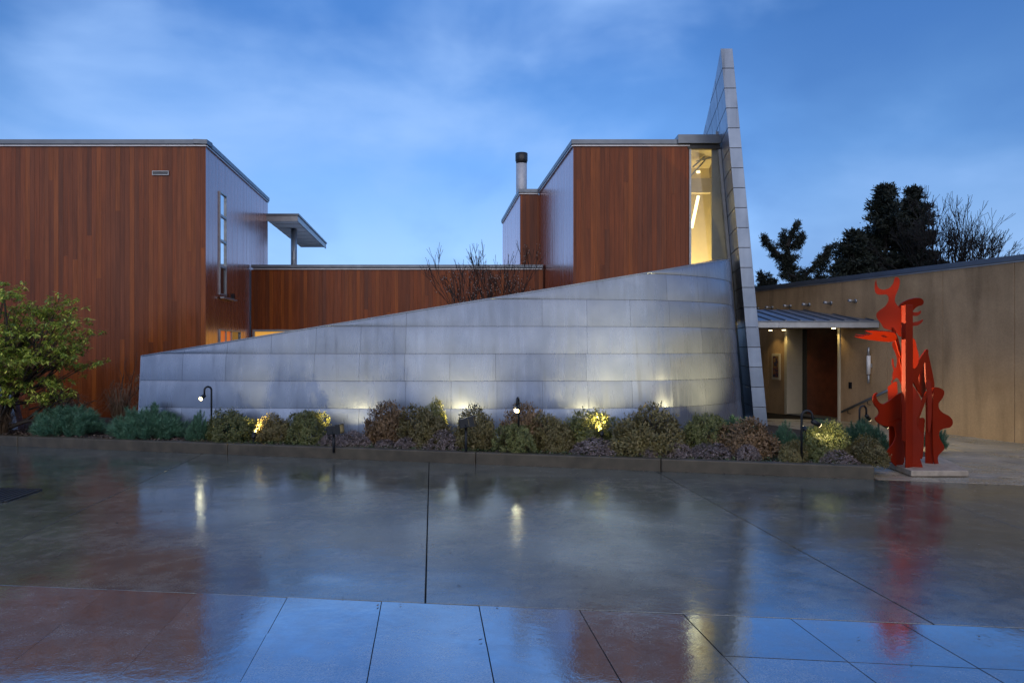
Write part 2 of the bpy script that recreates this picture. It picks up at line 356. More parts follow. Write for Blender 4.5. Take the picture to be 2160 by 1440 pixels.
# ---- planting bed (soil)
def bed_mesh():
    outline = [(-23, KY(-23) + .16), (5.12, KY(5.12) + .16), (5.25, 10.6), (5.55, 11.35), (6.5, 12.1), (7.35, 12.4), (7.6, 13.3), (7.1, 15.2), (6.6, 16.6), (6.2, 18.0), (-23, 18.0)]
    bm = bmesh.new(); vs = [bm.verts.new((x, y, 0.0)) for x, y in outline]; f = bm.faces.new(vs)
    bmesh.ops.triangulate(bm, faces=[f])
    for _ in range(6):
        es = [e for e in bm.edges if e.calc_length() > .45]
        if not es: break
        bmesh.ops.subdivide_edges(bm, edges=es, cuts=1); bmesh.ops.triangulate(bm, faces=bm.faces)
    for v in bm.verts:
        edge = v.is_boundary and v.co.x > 5.05
        v.co.z = (.015 if edge else .135 + .03 * math.sin(v.co.x * 2.1 + v.co.y) + random.uniform(-.012, .012))
        if not edge and v.co.x > 5.2: v.co.z = .07 + .03 * math.sin(v.co.x * 2 + v.co.y)
    me = bpy.data.meshes.new('planting_bed'); bm.to_mesh(me); bm.free(); me.shade_smooth(); me.materials.append(M['soil'])
    o = bpy.data.objects.new('planting_bed', me); COL.objects.link(o); tag(o, kind='structure')
bed_mesh()
# ---- kerb
kr = empty('planter_kerb', (-2.4, KY(-2.4), 0), label='long low concrete kerb edging the planting bed', cat='kerb')
ku = Vector((1, -.2367, 0)).normalized(); kn = Vector((.2367, 1, 0)).normalized()
xs = [-23, -18.5, -14, -9.6, -5.1, -.6, 2.3, 5.25]
for a, b in zip(xs, xs[1:]):
    A = Vector((a, KY(a), 0)); B = Vector((b, KY(b), 0)); L = (B - A).length
    MB().obox(A + ku * .003 + Vector((0, 0, -.1)), ku * (L - .006), kn * .15, (0, 0, .29)).build('kerb_stone', M['kerb'], kr, bevel=.02)
A = Vector((5.25, KY(5.25), 0)) + kn * .152 - ku * .153
MB().obox(A + Vector((0, 0, -.1)), ku * .15, kn * .75, (0, 0, .286)).build('kerb_stone', M['kerb'], kr, bevel=.008)
# ---- drain grate in the concrete
dg = empty('drain_grate', G(20, 1042), label='dark slotted steel drain grate set flush in the wet concrete', cat='drain grate')
c = [G(-190, 1026), G(85, 1033), G(8, 1059), G(-330, 1046)]
cc = [Vector((p.x, p.y, .006)) for p in c]
MB().prism(cc, (0, 0, -.004)).build('pan', M['core'], dg)
for a, b in zip(cc, cc[1:] + cc[:1]):
    t = (b - a).normalized(); nn = Vector((-t.y, t.x, 0)) * .03
    MB().obox(a + Vector((0, 0, -.002)), b - a, nn, (0, 0, .012)).build('rim', M['bronze'], dg)
for k in range(1, 26):
    a = cc[0].lerp(cc[1], k / 26); b = cc[3].lerp(cc[2], k / 26); t = (b - a); a = a + t * .06; t = t * .88
    MB().obox(a, t, (.018, 0, 0), (0, 0, .009)).build('bar', M['bronze'], dg)

# ================================================================== TIMBER WINGS
def siding(parent, o, u, L, z0, z1, holes=(), wd=.122, th=.022, nrm=None):
    """vertical boards along direction u from point o (x,y); nrm points outwards"""
    u = Vector((*u, 0)).normalized(); nrm = Vector((*nrm, 0)).normalized(); o = Vector((*o, 0))
    cuts = [0.0, L] + [h for q in holes for h in q[:2]]
    s = random.uniform(.4, 1) * wd
    while s < L: cuts.append(s); s += wd
    cuts = sorted(cuts); cl = [cuts[0]]
    for c in cuts[1:]:
        if c - cl[-1] > .012: cl.append(c)
    cl[-1] = L
    for a, b in zip(cl, cl[1:]):
        mid = (a + b) / 2; seg = [(z0, z1)]
        for (h0, h1, q0, q1) in holes:
            if h0 - .001 < mid < h1 + .001:
                seg = [x for (s0, s1) in seg for x in ((s0, min(s1, q0)), (max(s0, q1), s1)) if x[1] - x[0] > .02]
        out = []
        for (s0, s1) in seg:
            if s1 - s0 > 2.2 and random.random() < .55:
                k = random.uniform(s0 + .7, s1 - .7); out += [(s0, k - .003), (k, s1)]
            else: out.append((s0, s1))
        for (s0, s1) in out:
            pr = random.uniform(0, .002); g = .0014
            MB().obox(o + u * (a + g) + Vector((0, 0, s0)), u * (b - a - 2 * g), nrm * (th + pr), (0, 0, s1 - s0)).build('board', M['cedar'], parent)
def coping_run(parent, pts, z, th=.12, out=.05, depth=.35):
    """metal coping along an outer wall line; pts is a list of (x, y); inside lies left of travel"""
    for (a, b) in zip(pts, pts[1:]):
        a = Vector((*a, 0)); b = Vector((*b, 0)); u = (b - a).normalized(); inn = Vector((-u.y, u.x, 0)); L = (b - a).length
        MB().obox(a - inn * out - u * out + Vector((0, 0, z)), u * (L + 2 * out), inn * depth, (0, 0, th)).build('coping', M['coping'], parent, bevel=.006)
        MB().obox(a - inn * (out - .012) + Vector((0, 0, z - .052)), u * (L + .02), inn * .05, (0, 0, .03)).build('drip_strip', M['drip'], parent)
SD = Vector((-.117, 1, 0)); SDn = SD.normalized()
def side_pt(x, y, t): return (x - .117 * t, y + t)
ZR = 7.08
# -- left wing
LW = empty('house_wing', (-11, 18.4, 0), label='tall cedar-clad house wing with slit window beside the sloping metal wall', cat='house')
D0 = 18.3; XL = -7.88
sc_ = math.hypot(.117, 1)
far = side_pt(XL, D0, 7.05)
e = .028
MB().prism([(-17, D0 + e, -.04), (XL - e, D0 + e, -.04), (far[0] - e, far[1], -.04), (-17, far[1], -.04)], (0, 0, ZR + .03)).build('wall', M['core'], LW)
siding(LW, (-16.9, D0 + .026), (1, 0), XL - .004 + 16.9, .0, ZR, nrm=(0, -1))
win = (1.15 * sc_, 1.79 * sc_, 3.36, 6.2); win2 = (1.15 * sc_, 3.3 * sc_, 1.2, 2.42)
siding(LW, (XL - .026, D0), (SD.x, SD.y), 7.05 * sc_, .0, ZR, holes=[win, win2], nrm=(SD.y, -SD.x))
coping_run(LW, [(-17, D0), (XL, D0), far], ZR + .055)
SN = Vector((SD.y, -SD.x, 0)).normalized()
def side_window(parent, base, hole, bars, panes, label=None, frame=.045, horiz=True):
    h0, h1, q0, q1 = hole; o = Vector((*base, 0)); wdt = h1 - h0
    wroot = MB()
    def bar(s0, s1, z0, z1, d0=.0, d1=.06): wroot.obox(o + SDn * s0 + SN * d0 + Vector((0, 0, z0)), SDn * (s1 - s0), SN * (d1 - d0), (0, 0, z1 - z0))
    g = .003
    bar(h0 + g, h0 + frame, q0 + g, q1 - g); bar(h1 - frame, h1 - g, q0 + g, q1 - g)
    bar(h0 + frame, h1 - frame, q1 - frame, q1 - g); bar(h0 + frame, h1 - frame, q0 + g, q0 + frame)
    inner = [h0 + frame] + [h1 - frame]; zz = [q0 + frame] + [q1 - frame]; cells = []
    if horiz:
        edges = [q0 + frame] + [x for b in bars for x in (b - .035, b + .035)] + [q1 - frame]
        for b in bars: bar(h0 + frame, h1 - frame, b - .035, b + .035, 0, .058)
        cells = [(h0 + frame, h1 - frame, edges[i], edges[i+1]) for i in range(0, len(edges), 2)]
    else:
        edges = [h0 + frame] + [x for b in bars for x in (b - .04, b + .04)] + [h1 - frame]
        for b in bars: bar(b - .04, b + .04, q0 + frame, q1 - frame, 0, .058)
        cells = [(edges[i], edges[i+1], q0 + frame, q1 - frame) for i in range(0, len(edges), 2)]
    wo_ = wroot.build('window', M['alum'], parent, bevel=.003)
    for (a, b, c0, c1), pm in zip(cells, panes):
        MB().obox(o + SDn * a + SN * .012 + Vector((0, 0, c0)), SDn * (b - a), SN * .010, (0, 0, c1 - c0)).build('pane', pm, wo_)
    return wo_
b_ = (XL - .026, D0)
side_window(LW, b_, win, [4.15, 4.86, 5.55], [M['darkglass'], M['sky_pane'], M['sky_pane'], M['sky_pane']])
side_window(LW, b_, win2, [1.15 * sc_ + .62, 1.15 * sc_ + 1.18], [M['lit_orange'], M['lit_orange'], M['darkglass']], horiz=False)
# sill and small fitting under the slit window
o_ = Vector((XL - .026, D0, 0)) + SDn * (win[0] - .02)
MB().obox(o_ + SN * .065 + Vector((0, 0, 3.26)), SDn * 1.35, SN * .10, (0, 0, .05)).build('sill', M['alum'], LW)
MB().obox(o_ + SN * .07 + SDn * 1.0 + Vector((0, 0, 3.312)), SDn * .14, SN * .09, (0, 0, .15)).build('sill_fitting', M['black'], LW)
# louvre vent
v0 = U(322, 370, D0); v1 = U(357, 361, D0)
vg = MB().box(v0.x, v1.x, D0 - .035, D0 - .001, v0.z, v0.z + .018).box(v0.x, v1.x, D0 - .035, D0 - .001, v1.z - .018, v1.z).box(v0.x, v0.x + .018, D0 - .035, D0 - .001, v0.z + .018, v1.z - .018).box(v1.x - .018, v1.x, D0 - .035, D0 - .001, v0.z + .018, v1.z - .018).build('vent_grille', M['alum'], LW)
for k in range(4):
    z = v0.z + .022 + k * .018; MB().obox((v0.x + .018, D0 - .03, z), (v1.x - v0.x - .036, 0, 0), (0, .02, .012), (0, 0, .003)).build('slat', M['alum'], vg)
# -- low link
LK = empty('house_link', (-3.6, 22.9, 0), label='low cedar-clad link between the two tall house wings', cat='house')
YL = 22.86; ZL = 4.42; xa = side_pt(XL, D0, YL - D0)[0] + .03; xb = 1.574 - .117 * (YL - D0) - .03
MB().box(xa, xb, YL + .028, YL + 9, -.04, ZL).build('wall', M['core'], LK)
MB().box(xa + .02, xb - .02, YL + .32, YL + 9, ZL + .002, ZL + .05).build('roof', M['white'], LK)
lw = (.05, 3.6, 1.3, 2.5)
siding(LK, (xa, YL + .026), (1, 0), xb - xa, 0, ZL, holes=[lw], nrm=(0, -1))
coping_run(LK, [(xa + .06, YL), (xb - .06, YL)], ZL + .055, .10)
wb = MB(); f_ = .07
wb.box(xa + lw[0] + .003, xa + lw[0] + f_, YL - .04, YL + .026, lw[2], lw[3]).box(xa + lw[1] - f_, xa + lw[1] - .003, YL - .04, YL + .026, lw[2], lw[3]).box(xa + lw[0] + f_, xa + lw[1] - f_, YL - .04, YL + .026, lw[3] - f_, lw[3] - .003)
wv = wb.build('window', M['alum'], LK)
xx = xa + lw[0] + f_
for wd_, mm in ((.55, 'lit_amber'), (.50, 'lit_amber'), (.7, 'lit_amber'), (.4, 'lit_lime'), (1.2, 'lit_lime')):
    MB().box(xx + .004, xx + wd_, YL + .008, YL + .02, lw[2], lw[3] - f_).build('pane', M[mm], wv); xx += wd_
    if xx > xa + lw[1] - f_ - .1: break
# -- right wing
RW = empty('house_wing', (3, 18.4, 0), label='cedar-clad house wing with lit corner window next to the leaning metal fin', cat='house')
XR = 1.574; XW = 4.55
st = side_pt(XR, D0, 5.68); x_st = .27; far2 = side_pt(x_st, st[1], 5.7)
MB().prism([(XR + e, D0 + e, -.04), (XW - .03, D0 + e, -.04), (XW - .03, st[1] + .6, -.04), (st[0] + e, st[1] + .6, -.04), (st[0] + e, st[1], -.04)], (0, 0, ZR + .03)).build('wall', M['core'], RW)
MB().prism([(x_st + e, st[1] + e, -.04), (XW - .03, st[1] + .62, -.04), (XW - .03, far2[1], -.04), (far2[0] + e, far2[1], -.04)], (0, 0, ZR + .03)).build('wall', M['core'], RW)
siding(RW, (XR + .004, D0 + .026), (1, 0), XW - XR - .004, .0, ZR, nrm=(0, -1))
siding(RW, (XR + .026, D0), (SD.x, SD.y), 5.68 * sc_, 0, ZR, nrm=(-SD.y, SD.x))
siding(RW, (x_st + .004, st[1] + .026), (1, 0), st[0] - x_st - .004, 0, ZR, nrm=(0, -1))
siding(RW, (x_st + .026, st[1]), (SD.x, SD.y), 5.7 * sc_, 0, ZR, nrm=(-SD.y, SD.x))
coping_run(RW, [far2, (x_st, st[1]), (st[0] - .06, st[1])], ZR + .055)
coping_run(RW, [(st[0], st[1] - .06), (XR, D0), (XW, D0)], ZR + .055)
# ---- fin geometry
FD = 17.0
def fx(dep, z): return 5.78 - .0897 * (z - .25) + .16 * (dep - FD)     # left face of the fin
ftop = [(17.0, 9.06), (17.57, 8.89), (19.36, 8.62), (21.5, 8.33), (25, 7.9)]
def ftz(dep):
    for (a, za), (b, zb) in zip(ftop, ftop[1:]):
        if dep <= b: return za + (zb - za) * (dep - a) / (b - a)
    return ftop[-1][1]
# ---- lit corner window and the room behind it
ZW = 7.0; zb_ = 2.6
def wx(z): return fx(D0, z) - .015
MB().prism([(XW - .03, D0 - .03, ZW + .02), (wx(ZW) - .01, D0 - .03, ZW + .02), (wx(ZW) - .01, D0 + .1, ZW + .02), (XW - .03, D0 + .1, ZW + .02)], (0, 0, .10)).build('window_head', M['bronze'], RW)
wfr = MB().box(XW + .003, XW + .05, D0 - .05, D0 + .06, zb_, ZW)
wfr.prism([(wx(zb_) - .07, D0 - .04, zb_), (wx(zb_), D0 - .04, zb_), (wx(ZW), D0 - .04, ZW), (wx(ZW) - .07, D0 - .04, ZW)], (0, .10, 0))
wfr = wfr.build('window', M['alum'], RW)
MB().prism([(XW + .05, D0, zb_), (wx(zb_) - .07, D0, zb_), (wx(ZW) - .07, D0, ZW), (XW + .05, D0, ZW)], (0, .012, 0)).build('pane', M['glass'], wfr)
RD = 20.6
MB().box(XW - .02, XW + .0, D0 + .08, RD, zb_, ZW + .1).build('room_wall', M['room'], RW)
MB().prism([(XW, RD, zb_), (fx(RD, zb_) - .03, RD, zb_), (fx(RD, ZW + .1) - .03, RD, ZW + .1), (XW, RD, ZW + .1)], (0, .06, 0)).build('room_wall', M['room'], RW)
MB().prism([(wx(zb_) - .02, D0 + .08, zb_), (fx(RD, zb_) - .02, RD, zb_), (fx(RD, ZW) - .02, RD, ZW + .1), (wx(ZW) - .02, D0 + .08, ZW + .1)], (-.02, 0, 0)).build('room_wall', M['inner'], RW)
MB().box(XW, 5.55, D0 + .08, RD, zb_ - .1, zb_).build('room_floor', M['room'], RW)
MB().prism([(XW, D0 + .08, ZW + .10), (fx(D0, ZW + .1) - .02, D0 + .08, ZW + .10), (fx(RD, ZW + .1) + .05, RD + .06, ZW + .10), (XW, RD + .06, ZW + .10)], (0, 0, .03)).build('room_ceiling', M['room'], RW)
bm_ = U(1455, 377, 19.4); bm2 = U(1505, 407, 19.4)
MB().box(XW + .002, 5.42, 19.35, 19.55, bm2.z, bm_.z).build('room_beam', M['jamb'], RW)
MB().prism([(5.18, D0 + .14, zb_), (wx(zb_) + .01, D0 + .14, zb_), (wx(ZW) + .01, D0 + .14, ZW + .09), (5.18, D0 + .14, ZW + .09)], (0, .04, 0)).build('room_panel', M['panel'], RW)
for k, (p, q) in enumerate((((1462, 352, 18.9), (1500, 318, 19.6)), ((1456, 372, 18.8), (1490, 335, 19.8)), ((1470, 340, 18.9), (1508, 330, 19.6)))):
    MB().tube([U(*p), U(*q)], .022, 6).build('sculpture_rod' if False else 'ceiling_rod', M['alum'], RW)
tl = MB().tube([U(1459, 480, 19.0), U(1473, 414, 19.25)], .042, 8).build('tube_lamp', M['tube'], RW)
lb = MB().tube([U(1473, 365, 19.1), U(1473, 361, 19.1)], .05, 10).build('ceiling_bulb', M['tube'], RW)
def point(name, loc, watt, col=(1, .78, .42), size=.05, parent=None):
    l = bpy.data.lights.new(name, 'POINT'); l.energy = watt; l.color = col; l.shadow_soft_size = size
    o = bpy.data.objects.new(name, l); COL.objects.link(o); o.location = loc
    if parent is not None: o.parent = parent; o.matrix_parent_inverse = parent_inv(parent)
    return o
def spot(name, loc, aim, watt, ang=60, blend=.6, col=(1, .80, .48), size=.03, parent=None):
    l = bpy.data.lights.new(name, 'SPOT'); l.energy = watt; l.color = col; l.shadow_soft_size = size; l.spot_size = R(ang); l.spot_blend = blend
    o = bpy.data.objects.new(name, l); COL.objects.link(o); o.location = loc
    o.rotation_euler = (Vector(aim) - Vector(loc)).to_track_quat('-Z', 'Y').to_euler()
    if parent is not None: o.parent = parent; o.matrix_parent_inverse = parent_inv(parent)
    return o
rl = bpy.data.lights.new('room_fill', 'AREA'); rl.shape = 'RECTANGLE'; rl.size = .55; rl.size_y = 1.6; rl.energy = 90; rl.color = (1, .80, .34)  # unseen area lamp added low in the room, facing up, to brighten it
ro = bpy.data.objects.new('room_fill', rl); COL.objects.link(ro); ro.location = (4.88, 19.5, zb_ + .15); ro.rotation_euler = (R(180), 0, 0); ro.parent = RW; ro.matrix_parent_inverse = parent_inv(RW)
# ---- header box over the window and bracket
hb0 = U(1430, 307, D0 - .1); hb1 = U(1522, 289, D0 - .1)
MB().box(hb0.x, fx(D0, 7.3) - .01, D0 - .12, D0 + 1.5, 7.135, 7.36).build('roof_box', M['coping'], RW, bevel=.006)
br = U(1508, 283, D0 + .4)
MB().box(br.x, br.x + .10, D0 + .3, D0 + .4, 7.362, 7.56).box(br.x + .10, br.x + .17, D0 + .31, D0 + .36, 7.48, 7.55).build('roof_bracket', M['alum'], RW)

# ================================================================== LEANING FIN
FN = empty('metal_fin', (5.9, 17.2, 0), label='tall leaning fin clad in grey metal panels rising beside the lit window', cat='tower')
def fw(z): return .28 + (9.06 - z) / 8.8 * .035
cz = .476; zs = [9.06 - cz * k for k in range(0, 20)]; zs[-1] = -.04
# core
cv = []
deps = [17.0, 17.57, 19.36, 21.5, 25.0]
pl = [Vector((fx(dd, -.04), dd, -.04)) for dd in deps]; pt = [Vector((fx(dd, ftz(dd)), dd, ftz(dd))) for dd in deps]
nin = Vector((1, -.16, 0)).normalized()
def shiftp(p, k): return p + Vector((k, .02, 0))
mb = MB(); n_ = len(deps)
vs_ = []
for off in (.02, .26):
    vs_ += [Vector((p.x + off, p.y + .02, p.z)) for p in pl] + [Vector((p.x + off, p.y + .02, p.z - .02)) for p in pt]
q = lambda s, r, i: s * 2 * n_ + r * n_ + i
fs_ = []
for i in range(n_ - 1):
    fs_ += [(q(0,0,i), q(0,0,i+1), q(0,1,i+1), q(0,1,i)), (q(1,0,i), q(1,1,i), q(1,1,i+1), q(1,0,i+1)), (q(0,1,i), q(0,1,i+1), q(1,1,i+1), q(1,1,i)), (q(0,0,i), q(1,0,i), q(1,0,i+1), q(0,0,i+1))]
fs_ += [(q(0,0,0), q(0,1,0), q(1,1,0), q(1,0,0)), (q(0,0,n_-1), q(1,0,n_-1), q(1,1,n_-1), q(0,1,n_-1))]
mb.add(vs_, fs_).build('wall', M['core'], FN)
g = .007
for z1, z0 in zip(zs, zs[1:]):
    # front face sheet
    MB().prism([(fx(FD, z0 + g) - .0, FD, z0 + g), (fx(FD, z0 + g) + fw(z0), FD, z0 + g), (fx(FD, z1 - g) + fw(z1), FD, z1 - g), (fx(FD, z1 - g), FD, z1 - g)], (0, .018, 0)).build('front_panel', M['zinc_fin'], FN, bevel=.003)
    # left face sheets
    dcuts = [17.022, 18.25, 19.5, 20.75, 22.0, 25]
    for k, (a, b) in enumerate(zip(dcuts, dcuts[1:])):
        zt_a, zt_b = min(z1 - g, ftz(a)), min(z1 - g, ftz(b))
        if zt_a <= z0 + g + .01: continue
        if a > 18.2 and z1 < 6.2: continue
        zb2 = z0 + g + .010
        a_, b_2 = a + (g + .01 if k else 0), b - g - .01
        if zt_b <= zb2 + .01:
            bb = a + (b - a) * (zt_a - zb2) / (zt_a - ftz(b) + 1e-6); bb = min(bb, b)
            poly = [(a_, zb2), (bb, zb2), (a_, zt_a)]
        else: poly = [(a_, zb2), (b_2, zb2), (b_2, zt_b), (a_, zt_a)]
        MB().prism([(fx(dd, zz), dd, zz) for dd, zz in poly], (.016, 0, 0)).build('side_panel', M['zinc_fin'], FN)
    # right face sheets
    MB().prism([(fx(17.022, z0 + g) + fw(z0) - .016, 17.022, z0 + g), (fx(19.5, z0 + g) + fw(z0) - .016, 19.5, z0 + g), (fx(19.5, z1 - g) + fw(z1) - .016, 19.5, min(z1 - g, ftz(19.5)) if z1 - g < 9 else z0 + .06), (fx(17.022, z1 - g) + fw(z1) - .016, 17.022, z1 - g)], (.016, 0, 0)).build('side_panel', M['zinc_fin'], FN)

# ================================================================== CURVED METAL WALL
MW = empty('curved_metal_wall', (-1, 14.2, 0), label='long curved grey metal panel wall sloping up behind the shrubs', cat='wall')
ctrl = [(-7.5, 14.32), (-6.5, 14.24), (-5, 14.12), (-2.5, 14.02), (-.5, 14.0), (1.2, 14.03), (2.4, 14.16), (3.35, 14.45), (4.15, 14.95), (4.8, 15.6), (5.22, 16.35), (5.5, 17.2), (5.72, 18.2)]
def catmull(P, n=14):
    out = []
    for i in range(len(P) - 1):
        p0, p1, p2, p3 = (Vector((*P[max(0, min(len(P) - 1, k))], 0)) for k in (i - 1, i, i + 1, i + 2))
        for j in range(n):
            t = j / n; out.append(.5 * ((2 * p1) + (p2 - p0) * t + (2 * p0 - 5 * p1 + 4 * p2 - p3) * t * t + (3 * p1 - p0 - 3 * p2 + p3) * t ** 3))
    out.append(Vector((*P[-1], 0))); return out
CV = catmull(ctrl); arc = [0.0]
for a, b in zip(CV, CV[1:]): arc.append(arc[-1] + (b - a).length)
AL = arc[-1]
def cpos(s):
    s = max(0.0, min(AL, s)); i = min(len(arc) - 2, max(0, int(np.searchsorted(arc, s)) - 1))
    t = (s - arc[i]) / (arc[i+1] - arc[i]); p = CV[i].lerp(CV[i+1], t)
    a = CV[max(0, i - 3)]; b = CV[min(len(CV) - 1, i + 4)]; u = (b - a).normalized()
    return p, Vector((u.y, -u.x, 0))
def wpt(s, z, off=0.0):
    p, nn = cpos(s); lean = .075 * (z - .3)
    return p + nn * (off - lean + .05) + Vector((0, 0, z))
def wtop(s):
    z = 3.0
    for _ in range(5):
        p = wpt(s, z); px = 1080 + F * p.x / p.y
        py = 750 - 195 * (px - 294) / 1186 if px < 1480 else 555 - 9 * min(1.0, (px - 1480) / 60)
        z = H + (734 - py) / F * p.y
        if s > AL - 3.0: z = min(z, 4.05)
    return z
SMX = [k / 150 * AL for k in range(151)]; ZT = [wtop(s) for s in SMX]
for k in range(1, 151): ZT[k] = max(ZT[k], ZT[k-1])
def ztop(s): return float(np.interp(s, SMX, ZT))
def strip(name, m, s0, s1, z0f, z1f, ns, prof, th, parent, smooth=True):
    """sheet between s0..s1; prof is a list of (v, outward offset)"""
    vs = []; ss = [s0 + (s1 - s0) * i / ns for i in range(ns + 1)]; nv = len(prof)
    for s in ss:
        z0, z1 = z0f(s), max(z1f(s), z0f(s) + .002)
        for v, off in prof: vs.append(wpt(s, z0 + (z1 - z0) * v, off))
    n1 = len(vs)
    for s in ss:
        z0, z1 = z0f(s), max(z1f(s), z0f(s) + .002)
        for v, off in prof: vs.append(wpt(s, z0 + (z1 - z0) * v, -th))
    fs = []
    for i in range(ns):
        for j in range(nv - 1):
            a = i * nv + j; fs.append((a, a + nv, a + nv + 1, a + 1)); fs.append((n1 + a, n1 + a + 1, n1 + a + nv + 1, n1 + a + nv))
        fs.append((i * nv, n1 + i * nv, n1 + (i + 1) * nv, (i + 1) * nv)); a = i * nv + nv - 1; fs.append((a, a + nv, n1 + a + nv, n1 + a))
    for a in (0, ns * nv):
        for j in range(nv - 1): fs.append((a + j, a + j + 1, n1 + a + j + 1, n1 + a + j))
    o = MB().add(vs, fs).build(name, m, parent)
    if smooth: o.data.shade_smooth(); o.data.set_sharp_from_angle(angle=R(35))
    return o
zc = [.17 + .54 * k for k in range(-1, 9)]; zc[0] = -.05
pil = [(0, .006), (.18, .0105), (.4, .0125), (.62, .0115), (.82, .007), (.94, .002), (1, -.003)]
for r, (z0, z1) in enumerate(zip(zc, zc[1:])):
    s = 0.0; k = 0; base_cut = .9
    cutl = [0.0]
    x = base_cut + (.0 if r % 2 else .0) + random.uniform(-.03, .03)
    while x < AL - .25:
        if random.random() > .38: cutl.append(x)
        x += base_cut
    cutl.append(AL)
    for a, b in zip(cutl, cutl[1:]):
        if ztop(b) <= z0 + .015: continue
        aa = a
        if ztop(a) < z0 + .01:                       # the slope starts inside this sheet
            lo, hi = a, b
            for _ in range(30):
                md = (lo + hi) / 2
                if ztop(md) < z0 + .01: lo = md
                else: hi = md
            aa = hi
        strip('panel', M['zinc'], aa + .002, b - .002, lambda s: z0 + .003, lambda s: min(z1 - .003, ztop(s) - .004), max(3, int((b - a) / .12)), pil, .03, MW)
strip('wall', M['core'], 0, AL, lambda s: -.05, lambda s: ztop(s) - .02, 140, [(0, -.031), (1, -.031)], .34, MW)
# cap flashing
vs = []; fs = []
for i, s in enumerate(SMX):
    z = ztop(s); a = wpt(s, z, .018); b = wpt(s, z, -.36)
    vs += [a, b, b - Vector((0, 0, .022)), a - Vector((0, 0, .022))]
for i in range(len(SMX) - 1):
    for j in range(4): fs.append((i*4+j, i*4+(j+1) % 4, (i+1)*4+(j+1) % 4, (i+1)*4+j))
fs += [(0, 3, 2, 1), tuple(150*4+j for j in range(4))]
MB().add(vs, fs).build('cap', M['zinc'], MW)
# end plate
a = wpt(0, -.05, .0); b = wpt(0, ztop(0), .0); MB().prism([a, a + Vector((0, .36, 0)), b + Vector((0, .36, 0)), b], (-.012, 0, 0)).build('end_plate', M['zinc'], MW)
# short return of metal wall behind the andromeda
SW = empty('low_metal_wall', (-11.5, 15.6, 0), label='short pale metal wall stub behind the leafy andromeda shrub', cat='wall')
for k, (xa_, xb_) in enumerate(((-14.2, -12.6), (-12.595, -11.15))):
    MB().prism([(xa_, 15.6, 0), (xb_ + (.35 if k else 0), 15.6, 0), (xb_, 15.6, 1.56), (xa_, 15.6, 1.62 if not k else 1.58)], (0, .2, 0)).build('panel', M['zinc'], SW)

# ================================================================== STUCCO WALL, CANOPY, ENTRANCE
WT = 3.62
W0 = Vector((9.82, 15.1, 0)); WD = Vector((-.357, 1, 0)); wl = WD.length; WU = WD / wl; WN = Vector((-WU.y, WU.x, 0))   # WN faces the court (towards -x,-y side)
if WN.x > 0: WN = -WN
def wp(t, off=0.0, z=0.0): return W0 + WD * t + WN * off + Vector((0, 0, z))
def wt_px(px):
    k = (px - 1080) / F; return (W0.x - k * W0.y) / (k + .357)
ST = empty('stucco_wall', wp(1.0), label='long tan stucco wall with metal coping behind the red sculpture', cat='wall')
door_t = (wt_px(1773), wt_px(1656))
js = [-8.0, -6.5, -5.1, -3.7, -2.25, -.8, .7, 2.1, 3.47, 4.78, 6.1, 7.6]
for a, b in zip(js, js[1:]):
    segs = [(a, b, -.04, WT)]
    if b > door_t[0] - .01 and a < door_t[1]:
        segs = []
        lo, hi = max(a, door_t[0]), min(b, door_t[1])
        if lo - a > .03: segs.append((a, lo, -.04, WT))
        if b - hi > .03: segs.append((hi, b, -.04, WT))
        segs.append((lo, hi, 2.62, WT))
    for (s0, s1, q0, q1) in segs:
        gg = .004; MB().obox(wp(s0 + gg, -.2, q0), WD * (s1 - s0 - 2 * gg), WN * .2, (0, 0, q1 - q0)).build('panel', M['stucco'], ST, bevel=.004)
MB().obox(wp(-8, -.3, -.04), WD * (door_t[0] + 8), WN * .09, (0, 0, WT)).build('wall', M['core'], ST)
for a, b in ((-8, -4.5), (-4.495, -1.0), (-.995, 2.5), (2.505, 7.6)):
    MB().obox(wp(a, -.32, WT + .03), WD * (b - a), WN * .37, (0, 0, .11)).build('coping', M['coping'], ST, bevel=.005)
MB().obox(wp(-8, -.1, WT + .002), WD * 15.6, WN * .115, (0, 0, .025)).build('drip_strip', M['drip'], ST)
# door recess
rd = .55
dr = empty('entrance_door', wp((door_t[0] + door_t[1]) / 2, -rd), label='dark mahogany entrance door between pale lit jambs under the canopy', cat='door')
def dbox(name, t0, t1, o0, o1, z0, z1, m, parent=dr, bevel=0):
    return MB().obox(wp(t0, o0, z0), WD * (t1 - t0), WN * (o1 - o0), (0, 0, z1 - z0)).build(name, m, parent, bevel=bevel)
tA, tB = door_t
dbox('jamb', tA, tA + .07, -rd, .03, 0, 2.6, M['jamb'], bevel=.004)
dbox('jamb', tB - .10, tB, -rd, .03, 0, 2.6, M['jamb'], bevel=.004)
dbox('jamb', tA + .30, tA + .36, -rd, -rd + .12, 0, 2.6, M['jamb'])
dbox('back_panel', tA + .07, tB - .10, -rd - .05, -rd, 0, 2.62, M['core'])
dbox('side_light', tA + .08, tA + .29, -rd + .003, -rd + .05, .05, 2.58, M['inner'])
lf = dbox('door_leaf', tA + .37, tB - .32, -rd + .003, -rd + .07, .02, 2.5, M['door'], bevel=.004)
dbox('side_light', tB - .31, tB - .12, -rd + .003, -rd + .04, .02, 2.5, M['darkglass'])
dbox('lintel', tA + .072, tB - .102, -rd, .02, 2.55, 2.615, M['inner'])
hp = wp(tA + .46, -rd + .11); MB().tube([hp + Vector((0, 0, .85)), hp + Vector((0, 0, 1.35))], .014, 8).build('handle', M['alum'], lf, True)
dbox('threshold', tA + .07, tB - .1, -rd, .02, 0, .02, M['coping'])
